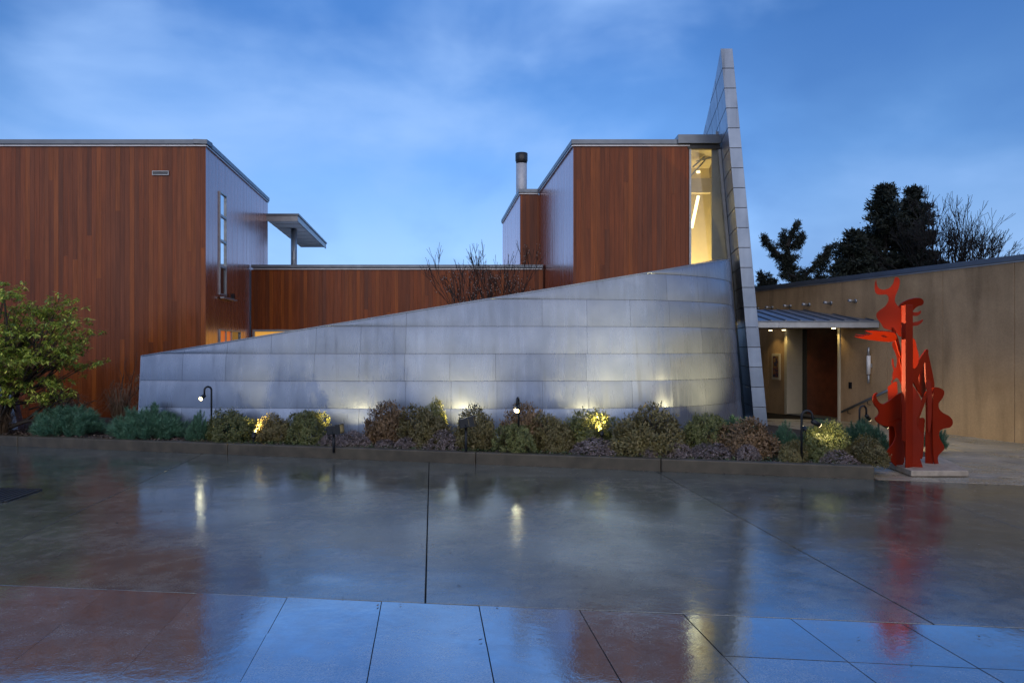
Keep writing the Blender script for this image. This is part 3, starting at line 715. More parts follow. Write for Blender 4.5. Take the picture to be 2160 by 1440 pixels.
# canopy
CN = empty('entrance_canopy', (7.2, 18.4, 2.4), label='low metal standing-seam canopy projecting over the entrance door', cat='canopy')
CY = 17.4; cx0 = fx(CY, 2.5) + fw(2.5) + .02; z_u = 2.40; z_f = 2.57; z_r = 2.97; CYb = 19.9
def wall_x(y): return W0.x + (y - W0.y) * -.357 - .01
MB().prism([(cx0, CY + .02, z_u + .03), (wall_x(CY + .02), CY + .02, z_u + .03), (wall_x(CYb), CYb, z_u + .03), (cx0, CYb, z_u + .03)], (0, 0, .04)).build('soffit', M['inner'], CN)
fc = [cx0, cx0 + .55, cx0 + 1.9, wall_x(CY) - .02]
for a, b in zip(fc, fc[1:]): MB().box(a + .002, b - .002, CY - .03, CY + .01, z_u, z_f - .035).build('fascia', M['alum'], CN, bevel=.003)
MB().box(cx0, wall_x(CY) - .02, CY - .055, CY + .01, z_f - .033, z_f - .005).build('gutter_edge', M['coping'], CN)
def rz(y): return z_f + (y - CY) * (z_r - z_f) / (CYb - CY)
x = cx0
while x < wall_x(CY) - .05:
    x1 = min(x + .36, wall_x(CY)); yb1 = CYb if x1 < wall_x(CYb) else CY + (wall_x(CY) - x1) / .357; yb0 = CYb if x < wall_x(CYb) else CY + (wall_x(CY) - x) / .357
    poly = [(x + .002, CY - .05), (x1 - .002, CY - .05)] + ([(x1 - .002, yb1)] if yb1 > CY + .02 else []) + [(x + .002, yb0)]
    if yb0 - CY > .03: MB().prism([(px_, py_, rz(py_)) for px_, py_ in poly], (0, 0, -.012)).build('roof_sheet', M['zinc_fin'], CN)
    if yb0 - CY > .2: MB().add([(x-.012, CY-.05, rz(CY-.05)+.001), (x+.012, CY-.05, rz(CY-.05)+.001), (x+.012, yb0, rz(yb0)+.001), (x-.012, yb0, rz(yb0)+.001), (x-.012, CY-.05, rz(CY-.05)+.028), (x+.012, CY-.05, rz(CY-.05)+.028), (x+.012, yb0, rz(yb0)+.028), (x-.012, yb0, rz(yb0)+.028)], [(0,3,2,1),(4,5,6,7),(0,1,5,4),(1,2,6,5),(2,3,7,6),(3,0,4,7)]).build('seam', M['coping'], CN)
    x += .36
# downlights under the canopy
for k, (t, off) in enumerate(((wt_px(1640), .25), (wt_px(1664), .18), (wt_px(1768), .15))):
    p = wp(t, off, z_u + .005)
    dl = MB().tube([p + Vector((0, 0, -.004)), p + Vector((0, 0, .02))], .05, 12).build('recessed_lamp', M['lamp_soft'], CN)
    spot('canopy_light', p + Vector((0, 0, -.02)), p + Vector((0, 0, -1)), (7, 15, 12)[k], 105, .7, (1, .72, .27), .05, CN)
# framed picture on the entry wall
pc = empty('framed_picture', wp(wt_px(1638), .0, 1.2), label='small portrait picture in a cream frame beside the entrance door', cat='picture')
ta, tb = wt_px(1647), wt_px(1630); z0_, z1_ = .98, 1.74
dbox('frame', ta, tb, .004, .04, z0_, z1_, M['jamb'], pc, .004)
m_, n_m, p_, o__ = mat('abstract_canvas'); setp(n_m, p_, Base_Color=ramp(n_m, noise(n_m, wpos(n_m), 7, 3, .6, .8), [(.3, (.03, .04, .08)), (.45, (.20, .07, .05)), (.55, (.25, .17, .07)), (.7, (.06, .09, .06))], 'CONSTANT'), Roughness=.6)
dbox('canvas', ta + .05, tb - .05, .041, .046, z0_ + .07, z1_ - .07, m_, pc)
# intercom, sconce
ic = dbox('intercom', wt_px(1797.5), wt_px(1792), .004, .035, 1.9 - 85 / F * 18.2, 1.9 - 72 / F * 18.2, M['black'], None, .004); tag(ic, 'small black intercom plate on the stucco wall beside the door', 'intercom')
ts = wt_px(1838); zs_ = lambda y: 1.9 + (734 - y) / F * wp(ts).y
sc = empty('wall_sconce', wp(ts, 0, zs_(770)), label='tall white tube wall light with chrome ends on the stucco wall', cat='wall light')
cpt = wp(ts, .09)
MB().tube([cpt + Vector((0, 0, zs_(789))), cpt + Vector((0, 0, zs_(750)))], .048, 14).build('shade', M['white'], sc, True)
for a, b in ((808, 790), (749, 732)): MB().tube([cpt + Vector((0, 0, zs_(a))), cpt + Vector((0, 0, zs_(b)))], .028, 12).build('chrome_end', M['alum'], sc, True)
MB().obox(wp(ts - .03, .002, zs_(775)), WD * .06, WN * .06, (0, 0, .10)).build('wall_plate', M['alum'], sc)
# wall spot fittings in a row
wsn = [1600, 1630, 1668, 1708, 1754, 1806]
lbl = ['half hidden by the edge of the fin', 'first one clear of the fin', 'second one clear of the fin', 'above the canopy ridge', 'above the sloping canopy edge', 'beside the horned head of the sculpture']
for k, px in enumerate(wsn):
    t = wt_px(px); z = 3.10
    sp = empty('wall_spotlight', wp(t, 0, z), label='small grey bullet spotlight on the stucco wall ' + lbl[k], cat='wall light', group='row of bullet spotlights along the stucco wall')
    MB().tube([wp(t, .001, z), wp(t, .03, z)], .045, 12).build('base_plate', M['alum'], sp, True)
    MB().tube([wp(t, .03, z), wp(t, .09, z)], .014, 8).build('arm', M['bronze'], sp, True)
    h0 = wp(t - .02, .10, z - .01); MB().tube([h0, h0 + Vector((-.16, -.06, .012))], .034, 12).build('head', M['alum'], sp, True)
# sloping handrail by the ramp
hr = empty('handrail', (7.9, 16.2, 0), label='dark sloping handrail against the stucco wall behind the pine', cat='handrail')
pa = wp(wt_px(1782), .10, .25); pb = wp(wt_px(1895), .10, .98)
MB().tube([pa, pb], .032, 10).build('rail', M['coping'], hr, True)
for k in (.12, .5, .88):
    p = pa.lerp(pb, k); MB().tube([p, p - Vector((0, 0, .10)), p - Vector((0, 0, .12)) - WN * .10], .010, 6).build('bracket', M['black'], hr)

# ================================================================== ROOF THINGS
fl = U(1100, 400, 26.0)
ch = empty('chimney_flue', (fl.x, 26, 6.9), label='round pale metal flue with dark cap rising behind the right house wing', cat='chimney')
MB().tube([(fl.x, 26, 6.9), (fl.x, 26, U(0, 346, 26).z)], .20, 20, True).build('pipe', M['flue'], ch, True)
MB().tube([(fl.x, 26, U(0, 344.5, 26).z), (fl.x, 26, U(0, 342, 26).z), (fl.x, 26, U(0, 340, 26).z), (fl.x, 26, U(0, 324, 26).z)], [.20, .205, .225, .225], 20).build('cap', M['bronze'], ch, True)
tcn = empty('terrace_canopy', (-8.6, 28.5, 5), label='flat metal terrace canopy on one round post behind the left house wing', cat='canopy')
ca = U(562, 455, 25.2); cb = U(626, 455, 25.2); zq = ca.z
cdir = Vector((-.117, 1, 0)) * 6.9
for k in range(8):
    a = Vector((ca.x, ca.y, zq)) + cdir * (k / 8) ; b = Vector((cb.x, cb.y, zq)) + cdir * (k / 8); dd = cdir / 8
    MB().prism([a + Vector((0, 0, -.16)), b + Vector((0, 0, -.16)), b + dd * .86 + Vector((0, 0, -.16)), a + dd * .86 + Vector((0, 0, -.16))], (0, 0, .05)).build('ceiling_rib', M['white'], tcn, bevel=.012)
MB().prism([Vector((ca.x, ca.y - .04, zq - .2)), Vector((cb.x + .04, cb.y - .04, zq - .2)), Vector((cb.x + .04, cb.y - .04, zq)), Vector((ca.x, ca.y - .04, zq))], (0, .035, 0)).build('fascia', M['alum'], tcn)
p0 = Vector((cb.x + .006, cb.y, zq - .2)); MB().obox(p0, cdir, (.04, 0, 0), (0, 0, .2)).build('fascia', M['alum'], tcn)
MB().prism([Vector((ca.x, ca.y - .08, zq + .002)), Vector((cb.x + .1, cb.y - .08, zq + .002)), Vector((cb.x + .1, cb.y - .08, zq + .002)) + cdir * 1.01, Vector((ca.x, ca.y - .08, zq + .002)) + cdir * 1.01], (0, 0, .06)).build('roof', M['coping'], tcn)
pp = U(620, 500, 27.0); MB().tube([(pp.x, 27.0, 4.2), (pp.x, 27.0, zq - .165)], .115, 16).build('post', M['alum'], tcn, True)

# ================================================================== RED SCULPTURE
pe = lambda cx, cy: (1780 + cx * .3193, 560 + cy * .3194)
SDEP = 10.95; SXC = (1925 - 1080) / F * SDEP
pln = empty('sculpture_plinth', (6.4, 11.0, 0), label='low pale stone plinth slab under the red sculpture', cat='plinth')
fl_, fr_ = G(1922, 1006), G(2043, 1006); bl_, br_ = G(1850, 978), G(1985, 974)
MB().prism([Vector((p.x, p.y, .012)) for p in (fl_, fr_, br_, bl_)], (0, 0, .085)).build('slab', M['plinth'], pln, bevel=.008)
SC = empty('steel_sculpture', (6.2, 10.95, .097), label='tall abstract red painted steel plate sculpture on a low plinth', cat='sculpture')
def plate(pts, yaw, dy=0.0, th=.018, pitch=0.0, name='plate', anchor=None, smooth=2):
    """flat cut plate standing in a plane through the anchor; yaw>0 turns its right side away"""
    n = len(pts)
    P = [Vector((*pe(*p), 0)) for p in pts]
    for _ in range(smooth):                       # soften the cut outline
        Q = []
        for i in range(len(P)):
            a, b = P[i], P[(i + 1) % len(P)]; Q += [a * .78 + b * .22, a * .22 + b * .78]
        P = Q
    ac = Vector((*pe(*(anchor or (sum(p[0] for p in pts) / n, sum(p[1] for p in pts) / n))), 0))
    A = U(ac.x, ac.y, SDEP + dy)
    nrm = Vector((math.sin(R(yaw)), -math.cos(R(yaw)), 0)); 
    if pitch: nrm = (nrm * math.cos(R(pitch)) + Vector((0, 0, math.sin(R(pitch))))).normalized()
    out = []
    for p in P:
        dv = Vector(((p.x - 1080) / F, 1, (734 - p.y) / F)); O = Vector((0, 0, H))
        t = (A - O).dot(nrm) / dv.dot(nrm); out.append(O + dv * t)
    me = bpy.data.meshes.new(name); bm = bmesh.new()
    vs = [bm.verts.new(p) for p in out]; f = bm.faces.new(vs); f.normal_update()
    r = bmesh.ops.extrude_face_region(bm, geom=[f]); bmesh.ops.translate(bm, verts=[v for v in r['geom'] if isinstance(v, bmesh.types.BMVert)], vec=-nrm * th)
    bmesh.ops.recalc_face_normals(bm, faces=bm.faces); bm.to_mesh(me); bm.free(); me.materials.append(M['red'])
    o = bpy.data.objects.new(name, me); COL.objects.link(o); o.parent = SC; o.matrix_parent_inverse = parent_inv(SC)
    return o
# upper horned figure
plate([(215,85),(204,115),(202,150),(207,178),(222,191),(250,193),(283,190),(296,208),(294,238),(275,268),(240,292),(216,312),(213,335),(222,355),(246,382),(262,414),(300,425),(345,440),(368,470),(384,472),(386,300),(366,276),(344,252),(335,228),(342,196),(362,152),(371,112),(369,90),(356,76),(338,76),(333,92),(325,122),(300,150),(268,161),(240,157),(222,138),(216,112)], -28, .05)
# reaching hand
plate([(132,431),(172,430),(240,433),(310,437),(340,446),(352,470),(340,500),(300,505),(240,500),(160,490),(98,478),(64,469),(120,470),(150,468),(66,456),(110,459),(190,462),(125,451),(180,455),(196,449)], -30, -.12, pitch=-35, smooth=1)
plate([(240,466),(262,457),(330,458),(352,470),(300,474),(262,474)], -6, -.20, name='plate')
plate([(318,405),(330,412),(345,440),(365,500),(378,560),(382,610),(370,590),(352,530),(336,470),(322,430)], 24, -.16)
# hat and crescents
plate([(360,278),(380,250),(420,228),(465,214),(505,213),(525,226),(529,245),(519,262),(490,268),(468,284),(458,300),(452,272),(420,264),(388,266),(380,296),(366,296)], 16, .10, pitch=-14)
plate([(448,306),(485,310),(513,294),(507,318),(484,334),(450,331)], -22, .12)
plate([(448,376),(490,369),(527,351),(519,374),(492,395),(450,401)], -10, .13)
plate([(362,276),(386,262),(388,292),(372,298)], -30, .0)
# central folded post
pA = U(*pe(408, 790), SDEP - .24)
def zof(cy, dep=SDEP - .24): return H + (734 - (560 + cy * .3194)) / F * dep
wL, wR = .075, .125
def post(name, x0, y0, x1, y1, z0, z1, th=.02):
    MB().obox((x0, y0, z0), (x1 - x0, y1 - y0, 0), (0, th, 0), (0, 0, z1 - z0)).build(name, M['red'], SC, bevel=.003)
post('post_face', pA.x, pA.y, pA.x + .145, pA.y + .06, .099, zof(258))
post('post_face', pA.x - .030, pA.y + .045, pA.x - .001, pA.y + .003, .5, zof(262))
# lobes and hooks round the post
plate([(430,480),(447,476),(464,481),(475,502),(483,545),(496,592),(494,640),(480,670),(455,690),(436,702),(434,600)], -32, .04)
plate([(318,505),(345,498),(352,530),(374,580),(398,632),(388,668),(397,700),(378,735),(396,776),(380,792),(362,748),(346,738),(322,766),(320,712),(330,690),(318,655),(318,615),(327,610),(330,650),(338,682),(350,660),(352,610),(338,572),(322,540)], -24, .0)
plate([(312,765),(320,752),(326,765),(318,782)], -20, .02)
plate([(290,800),(338,764),(352,768),(356,842),(292,896)], -34, .10, smooth=0)
plate([(372,600),(392,640),(398,690),(384,700),(378,660),(368,630)], 10, -.14)
# right-hand arm and spears
plate([(445,705),(458,675),(500,618),(528,578),(548,548),(562,560),(548,610),(512,690),(492,735),(500,795),(518,862),(496,838),(462,775),(446,735)], 28, .12)
plate([(550,545),(560,590),(576,660),(592,735),(602,800),(576,850),(550,820),(540,740),(538,650),(541,590)], 22, .22)
plate([(500,700),(540,640),(545,780),(540,850),(516,880),(497,800)], 36, .30)
plate([(540,772),(562,748),(583,790),(581,1000),(571,1092),(560,1106),(551,1050),(553,850)], -12, .06)
plate([(478,1012),(498,960),(514,900),(545,830),(554,828),(546,880),(520,952),(497,1010),(492,1052),(481,1052)], 34, -.08)
# lower plates
plate([(215,836),(198,856),(191,888),(204,922),(228,948),(236,972),(224,993),(207,1004),(214,1026),(244,1050),(290,1063),(335,1062),(362,1022),(396,1002),(398,868),(386,832),(342,858),(292,898),(262,915),(236,906),(218,880),(212,855),(226,842)], 24, -.06)
plate([(298,1056),(334,1060),(347,1108),(336,1160),(302,1205),(262,1250),(236,1284),(298,1280),(328,1308),(346,1328),(404,1322),(404,1000),(350,1026),(300,1040)], 18, .0)
plate([(302,1056),(400,1020),(400,1300),(304,1300)], 8, .16, smooth=0)
plate([(440,776),(470,808),(496,850),(511,884),(512,930),(499,970),(481,1002),(478,1040),(496,1082),(520,1122),(524,1170),(511,1218),(500,1260),(515,1308),(532,1358),(478,1340),(428,1322),(404,1312),(402,1040),(430,1000),(441,900)], -14, -.17)
plate([(478,1010),(540,1000),(530,1080),(528,1200),(518,1290),(490,1240),(510,1180),(490,1080)], 14, .10)
# right wavy plate and folded backing
plate([(598,800),(630,805),(660,820),(666,845),(650,880),(626,905),(626,940),(650,970),(690,988),(718,1014),(722,1045),(702,1070),(660,1075),(634,1088),(628,1120),(640,1155),(662,1186),(665,1214),(640,1236),(622,1256),(621,1290),(634,1324),(590,1316),(588,850)], 26, .20)
plate([(538,872),(560,832),(590,800),(590,1316),(536,1310),(540,1000)], -38, .18, smooth=0)

# ================================================================== GARDEN LIGHTS
def unit(v): return Vector(v).normalized()
def path_light(base, hook, head, lens_dir, label, watt, hs=.9, ang=120, aim=None, col=(1, .80, .46)):
    """base point, list of stem points relative, head start/end"""
    t = empty('path_light', base, label=label, cat='garden light', group='gooseneck path lights in the bed')
    MB().tube(hook, .018, 8).build('stem', M['black'], t, True)
    hd = unit(lens_dir); a = Vector(head); b = a + hd * .13
    MB().tube([a - hd * .02, a, b], [.018, .036, .038], 12).build('head', M['black'], t, True)
    MB().tube([b + hd * .001, b + hd * .004], .036, 12).build('lens', M['lamp'], t)
    if watt: spot('path_lamp', b + hd * .02, (b + hd) if aim is None else aim, watt, ang, .8, col, .035, t)
    return t
def arch(p, top, dx, dy=0.0, drop=.12, n=9):
    """straight stem from p up to height top then a half-loop towards (dx,dy)"""
    p = Vector(p); r = math.hypot(dx, dy) / 2; u = Vector((dx, dy, 0)).normalized(); c = Vector((p.x, p.y, top - r)) + u * r
    pts = [p, Vector((p.x, p.y, top - r))] + [c - u * r * math.cos(math.pi * k / n) + Vector((0, 0, r * math.sin(math.pi * k / n))) for k in range(1, n + 1)]
    pts.append(pts[-1] - Vector((0, 0, drop))); return pts
b1 = Vector(((446 - 1080) / F * 13.5, 13.5, .1)); h1 = arch(b1, U(0, 815, 13.5).z, -.09, -.10, .10)
path_light(b1, h1, h1[-1], (-.12, -.85, -.35), 'lit gooseneck path light beside the pine shrubs facing the courtyard', 1.0, ang=130)
b2 = Vector(((1094 - 1080) / F * 11.9, 11.9, .1)); h2 = arch(b2, U(0, 838, 11.9).z, -.03, -.13, .07)
path_light(b2, h2, h2[-1], (-.02, -.8, -.45), 'lit gooseneck path light shining out from the middle azaleas', 1.0, ang=130)
b3 = Vector(((1691 - 1080) / F * 10.8, 10.8, .1)); h3 = arch(b3, U(0, 866, 10.8).z, .165, .0, .08)
path_light(b3, h3, h3[-1], (.80, .12, -.42), 'tall gooseneck path light with tilted head beside the kerb end', 16, ang=110, aim=U(1772, 915, 11.5))
b4 = Vector(((1813 - 1080) / F * 13.0, 13.0, .05)); h4 = arch(b4, U(0, 856, 13).z, .15, .05, .10)
path_light(b4, h4, h4[-1], (.7, .5, -.6), 'dark gooseneck path light half hidden behind the right pines', 14, ang=120, aim=(7.4, 13.9, 0))
b5 = Vector((6.75, 13.1, .02)); h5 = arch(b5, .62, .10, .05, .06)
path_light(b5, h5, h5[-1], (.85, .30, -.5), 'low path light behind the red sculpture lighting the stone paving', 70, ang=100, aim=(7.9, 13.7, 0), col=(1, .84, .40))
# floodlights facing the sculpture
def flood(pos, aim, label, watt, post_z=.1, ang=28):
    pos = Vector(pos); dv = (Vector(aim) - pos).normalized()
    t = empty('floodlight', (pos.x, pos.y, post_z), label=label, cat='floodlight', group='black floodlights on stakes in the bed')
    MB().tube([(pos.x, pos.y, post_z), (pos.x, pos.y, pos.z - .07)], .022, 8).build('stake', M['black'], t, True)
    rt = dv.to_track_quat('X', 'Z').to_matrix().to_4x4(); rt.translation = pos
    bx = MB().box(-.10, .06, -.085, .085, -.075, .075); bx.v = [tuple(rt @ Vector(v)) for v in bx.v]; bx.build('housing', M['black'], t, bevel=.012)
    hx = MB().box(.062, .15, -.095, -.085, -.08, .085).box(.062, .15, .085, .095, -.08, .085).box(.062, .15, -.085, .085, .075, .085).box(.062, .15, -.085, .085, -.08, -.07); hx.v = [tuple(rt @ Vector(v)) for v in hx.v]; hx.build('visor', M['black'], t)
    l2 = MB().box(.064, .068, -.075, .075, -.065, .065); l2.v = [tuple(rt @ Vector(v)) for v in l2.v]; l2.build('lens', M['lamp_soft'], t)
    MB().tube([(pos.x, pos.y - .09, pos.z - .02), (pos.x, pos.y - .09, pos.z - .07), (pos.x, pos.y + .09, pos.z - .07), (pos.x, pos.y + .09, pos.z - .02)], .010, 6).build('yoke', M['black'], t)
    if watt: spot('flood_lamp', pos + dv * .17, aim, watt, ang, .5, (1, .74, .38), .03, t)
SA = U(1905, 770, 10.95)
flood(U(704, 906, 12.25), SA, 'black floodlight box beside the small mauve shrub at the wall glow', 0)
flood(U(983, 891, 11.75), SA + Vector((0, 0, .42)), 'black floodlight on a tall stake between two azaleas', 6500, ang=17)
# wall washers
def uplight(px, off, label, watt, aimh=1.6, vis=True, ang=95, lean=.95, zl=.12):
    k = (px - 1080) / F; best = min(range(0, 300), key=lambda i: abs(cpos(i / 300 * AL)[0].x - k * cpos(i / 300 * AL)[0].y) + (100 if cpos(i / 300 * AL)[0].x > 5.3 else 0))
    p, nn = cpos(best / 300 * AL); q = p + nn * (off + .05); q.z = zl
    t = empty('wall_uplight', q, label=label, cat='garden light', group='bullet uplights along the curved metal wall')
    hd = (-nn * lean + Vector((0, 0, 1))).normalized(); a = q + Vector((0, 0, .16))
    MB().tube([(q.x, q.y, .10), a], .012, 6).build('stake', M['black'], t)
    MB().tube([a - hd * .03, a, a + hd * .09], [.02, .04, .042], 12).build('can', M['black'], t, True)
    MB().tube([a + hd * .091, a + hd * .095], .038, 12).build('lens', M['lamp_soft'], t)
    spot('uplight_lamp', a + hd * .11, a + hd * 1.1, watt, ang, .9, (1, .72, .30), .02, t)
for px, off, wtt, an, lab in ((585, 1.1, 170, 95, 'small bullet uplight hidden behind the two leftmost azaleas'), (735, 1.25, 260, 100, 'small bullet uplight shining on the bare stretch of metal wall'),
                          (975, 1.25, 280, 100, 'small bullet uplight behind the floodlight stake'), (1225, 2.15, 260, 85, 'small bullet uplight throwing leaf shadows behind the lit path light'), (1255, 1.25, 280, 95, 'small bullet uplight close to the wall behind the broad central azaleas'),
                          (1335, 1.9, 380, 85, 'small bullet uplight glowing behind the largest azalea'), (1462, 2.6, 500, 75, 'small bullet uplight past the largest azalea'), (1490, 1.1, 150, 95, 'small bullet uplight at the bend of the metal wall')):
    uplight(px, off, lab, wtt, ang=an, zl=.30 if off > 2 else .12, lean=1.5 if off > 2 else .85)

# ================================================================== PLANTS
def leaves(P, A, Nn, L, W, fold=0.0):
    """diamond leaves: base P, axis A, normal Nn (arrays)"""
    S = np.cross(A, Nn); S /= np.linalg.norm(S, axis=1, keepdims=True) + 1e-9
    L = np.asarray(L)[:, None]; W = np.asarray(W)[:, None]
    v = np.stack([P, P + A * L * .5 + S * W * .5, P + A * L, P + A * L * .5 - S * W * .5], 1)
    return v.reshape(-1, 3)
def quads_mesh(name, V, m, tri=False):
    k = 3 if tri else 4; n = len(V) // k
    me = bpy.data.meshes.new(name); me.vertices.add(len(V)); me.vertices.foreach_set('co', np.ascontiguousarray(V, dtype=np.float32).ravel())
    me.loops.add(len(V)); me.loops.foreach_set('vertex_index', np.arange(len(V), dtype=np.int32))
    me.polygons.add(n); me.polygons.foreach_set('loop_start', np.arange(0, len(V), k, dtype=np.int32))
    me.update(calc_edges=True); me.validate(); me.materials.append(m); return me
def unitv(a): return a / (np.linalg.norm(a, axis=-1, keepdims=True) + 1e-9)
def bush_mesh(name, m, ncl, nleaf, L, W, rad=(1, 1, 1), seed=0, lump=.16, droop=0.0, low=-.1, inner=.25, box=2.0, lift=.0):
    r = np.random.default_rng(seed)
    d = unitv(r.normal(size=(ncl * 3, 3))); d = d[d[:, 2] > low][:ncl]
    ph = r.uniform(0, 6.28, (8, 1)); kv = r.normal(size=(8, 3)) * 2.6
    lum = 1 + lump * np.sin(d @ kv.T + ph.T).sum(1) / 2.2
    depth = 1 - inner * r.random(len(d)) ** 2.2
    lum = lum / (np.abs(d) ** box).sum(1) ** (1 / box)
    C = d * (lum * depth)[:, None] * np.array(rad)
    C[:, :2] /= np.quantile(np.abs(C[:, :2]), .985); C[:, 2] /= np.quantile(C[:, 2], .985); C[:, 2] = np.maximum(lift + (1 - lift) * C[:, 2], .03)
    out_n = unitv(d / np.array(rad)); out_n = unitv(out_n + np.array([0, 0, .45]) + r.normal(size=out_n.shape) * .25)
    n = len(C) * nleaf
    cen = np.repeat(C, nleaf, 0); on = np.repeat(out_n, nleaf, 0)
    t = unitv(np.cross(on, r.normal(size=(n, 3))))
    el = r.uniform(.05, .9, (n, 1)); A = unitv(t * np.cos(el) + on * np.sin(el) - np.array([0, 0, droop]))
    nn = unitv(on - A * (on * A).sum(1, keepdims=True) + r.normal(size=(n, 3)) * .25)
    P = cen + r.normal(size=(n, 3)) * L * .55
    V = leaves(P, A, nn, L * r.uniform(.6, 1.25, n), W * r.uniform(.7, 1.2, n))
    return quads_mesh(name, V, m), C
def stem_mesh(name, C, m, n=26, seed=0, r0=.014, base=.10):
    r = random.Random(seed); mb = MB(); idx = list(range(len(C))); r.shuffle(idx)
    for i in idx[:n]:
        c = Vector(C[i]); b = Vector((r.uniform(-base, base), r.uniform(-base, base), -.06))
        mid = b.lerp(c, .5) + Vector((r.uniform(-.06, .06), r.uniform(-.06, .06), r.uniform(-.10, .02))); mid2 = b.lerp(c, .8) + Vector((r.uniform(-.04, .04), r.uniform(-.04, .04), .0))
        mb.tube([b, mid, mid2, c], [r0, r0 * .75, r0 * .5, r0 * .25], 4, False)
    me = bpy.data.meshes.new(name); me.from_pydata(mb.v, [], mb.f); me.materials.append(m); return me
def shrub(name, label, cat, group, loc, scale, rz, fol, stm):
    t = empty(name, loc, rz, label, cat, group)
    for nm, me in (('foliage', fol), ('stems', stm)):
        if me is None: continue
        o = bpy.data.objects.new(nm, me); COL.objects.link(o); o.parent = t; o.scale = scale
    return t
AZ = []
for s in range(5):
    fm, C = bush_mesh('azalea_foliage', (M['azalea_green'], M['azalea'], M['azalea_green'], M['russet'], M['azalea'])[s], (560, 480, 620, 420, 520)[s], 20, (.085, .10, .075, .115, .09)[s], (.040, .042, .036, .046, .042)[s], (1, .95, .95), 20 + s, .15, low=-.02, inner=.35, box=2.6, lift=.10)
    AZ.append((fm, stem_mesh('azalea_stems', C, M['bark'], 40, s, .022, .12)))
MV = []
for s in range(3):
    fm, C = bush_mesh('mauve_foliage', M['mauve'], 460, 16, .075, .045, (1, .95, .95), 50 + s, .06, low=-.1, inner=.15)
    MV.append((fm, stem_mesh('mauve_stems', C, M['bark'], 26, s, .02, .15)))
def pine_mesh(name, seed, nsh=330, nn=120):
    r = np.random.default_rng(seed); d = unitv(r.normal(size=(nsh * 3, 3)) * np.array([1, 1, .9])); d = d[d[:, 2] > -.05][:nsh]
    lum = 1 + .14 * np.sin(d @ (r.normal(size=(6, 3)) * 3).T + r.uniform(0, 6, 6)).sum(1) / 2
    base = d * (lum * r.uniform(.55, .95, len(d)))[:, None] * np.array([1, .9, .78]); base[:, 2] = np.maximum(base[:, 2], .03); base *= .9
    ax = unitv(d * .55 + np.array([0, 0, .9]) + r.normal(size=d.shape) * .22); sl = r.uniform(.14, .30, len(d))
    n = len(d) * nn; ii = np.repeat(np.arange(len(d)), nn); t = r.random(n)
    P = base[ii] + ax[ii] * (sl[ii] * t)[:, None]
    side = unitv(np.cross(ax[ii], r.normal(size=(n, 3)))); el = (.35 + .75 * t)[:, None]
    A = unitv(side * np.cos(el) + ax[ii] * np.sin(el)); L = r.uniform(.10, .17, n)[:, None]
    wv = unitv(np.cross(A, r.normal(size=(n, 3)))) * .0042
    V = np.stack([P - wv, P + wv, P + A * L], 1).reshape(-1, 3)
    return quads_mesh(name, V, M['pine'], True), base
PN = []
for s in range(3):
    fm, C = pine_mesh('pine_foliage', 80 + s); PN.append((fm, stem_mesh('pine_stems', C, M['bark'], 40, s, .02, .1)))
def put(kind, protos, k, name, px0, px1, ytop, ybase, label, cat, group, dep=None, soil=.13, fat=1.0, depth_ratio=1.0):
    if dep is None: dep = (H - soil) * F / (ybase - 734)
    cx = (px0 + px1) / 2; x = (cx - 1080) / F * dep
    dep = max(dep, KY(x) + .30) if x < 5.2 else dep
    x = (cx - 1080) / F * dep
    rx = (px1 - px0) / 2 / F * dep * fat
    if x < 5.2 and dep < KY(x) + .17 + rx * .9: dep = KY(x) + .17 + rx * .9; x = (cx - 1080) / F * dep
    zt = H + (734 - ytop) / F * dep - soil
    return shrub(name, label, cat, group, (x, dep, soil), (rx, rx * depth_ratio, max(.12, zt / 1.20)), random.uniform(0, 6.28), *protos[k % len(protos)])
ga, gm, gp = 'azalea bushes in the bed', 'low mauve shrubs along the kerb', 'dwarf pines in the bed'
az = [(440, 545, 858, 930, None, 'brown azalea bush beside the lit path light and the pines'),
      (543, 622, 868, 933, None, 'azalea bush with wall glow showing through its lower stems'),
      (600, 692, 860, 936, None, 'open-stemmed azalea just before the bare lit stretch of wall'),
      (776, 870, 842, 936, None, 'upright azalea bush at the far side of the bare lit wall stretch'),
      (850, 962, 850, 938, 12.6, 'dense azalea bush beside the tall-staked floodlight'),
      (888, 945, 836, 930, 12.95, 'leggy azalea rising above its neighbours near the staked floodlight'),
      (964, 1056, 850, 948, None, 'loose azalea with bare lower stems right of the staked floodlight'),
      (1046, 1140, 888, 955, 11.75, 'azalea under the lit lamp with brightly lit leaf tips'),
      (1060, 1160, 846, 940, 12.5, 'tall azalea standing behind the lit lamp in the middle'),
      (1128, 1222, 866, 954, None, 'rounded azalea between the lit lamp and the broad azaleas'),
      (1180, 1300, 856, 948, 12.3, 'azalea in front of the leafy shadows on the metal wall'),
      (1278, 1434, 848, 962, None, 'largest azalea bush with warm light glowing behind it'),
      (1436, 1532, 864, 952, 12.0, 'azalea bush in front of the bend of the metal wall'),
      (1512, 1632, 876, 962, None, 'wide azalea bush in front of the base of the metal fin'),
      (1640, 1702, 926, 978, None, 'small brown azalea beside the tall gooseneck light post'),
      (1700, 1796, 884, 970, 11.2, 'azalea with lamp-lit golden leaves below the tilted lamp head'),
      (1786, 1874, 916, 988, 10.75, 'green azalea touching the base of the red sculpture')]
for k, (a, b, c_, d_, dp, lab) in enumerate(az): put('azalea', AZ, k, 'azalea_bush', a, b, c_, d_, lab, 'shrub', ga, dp, fat=1.03)
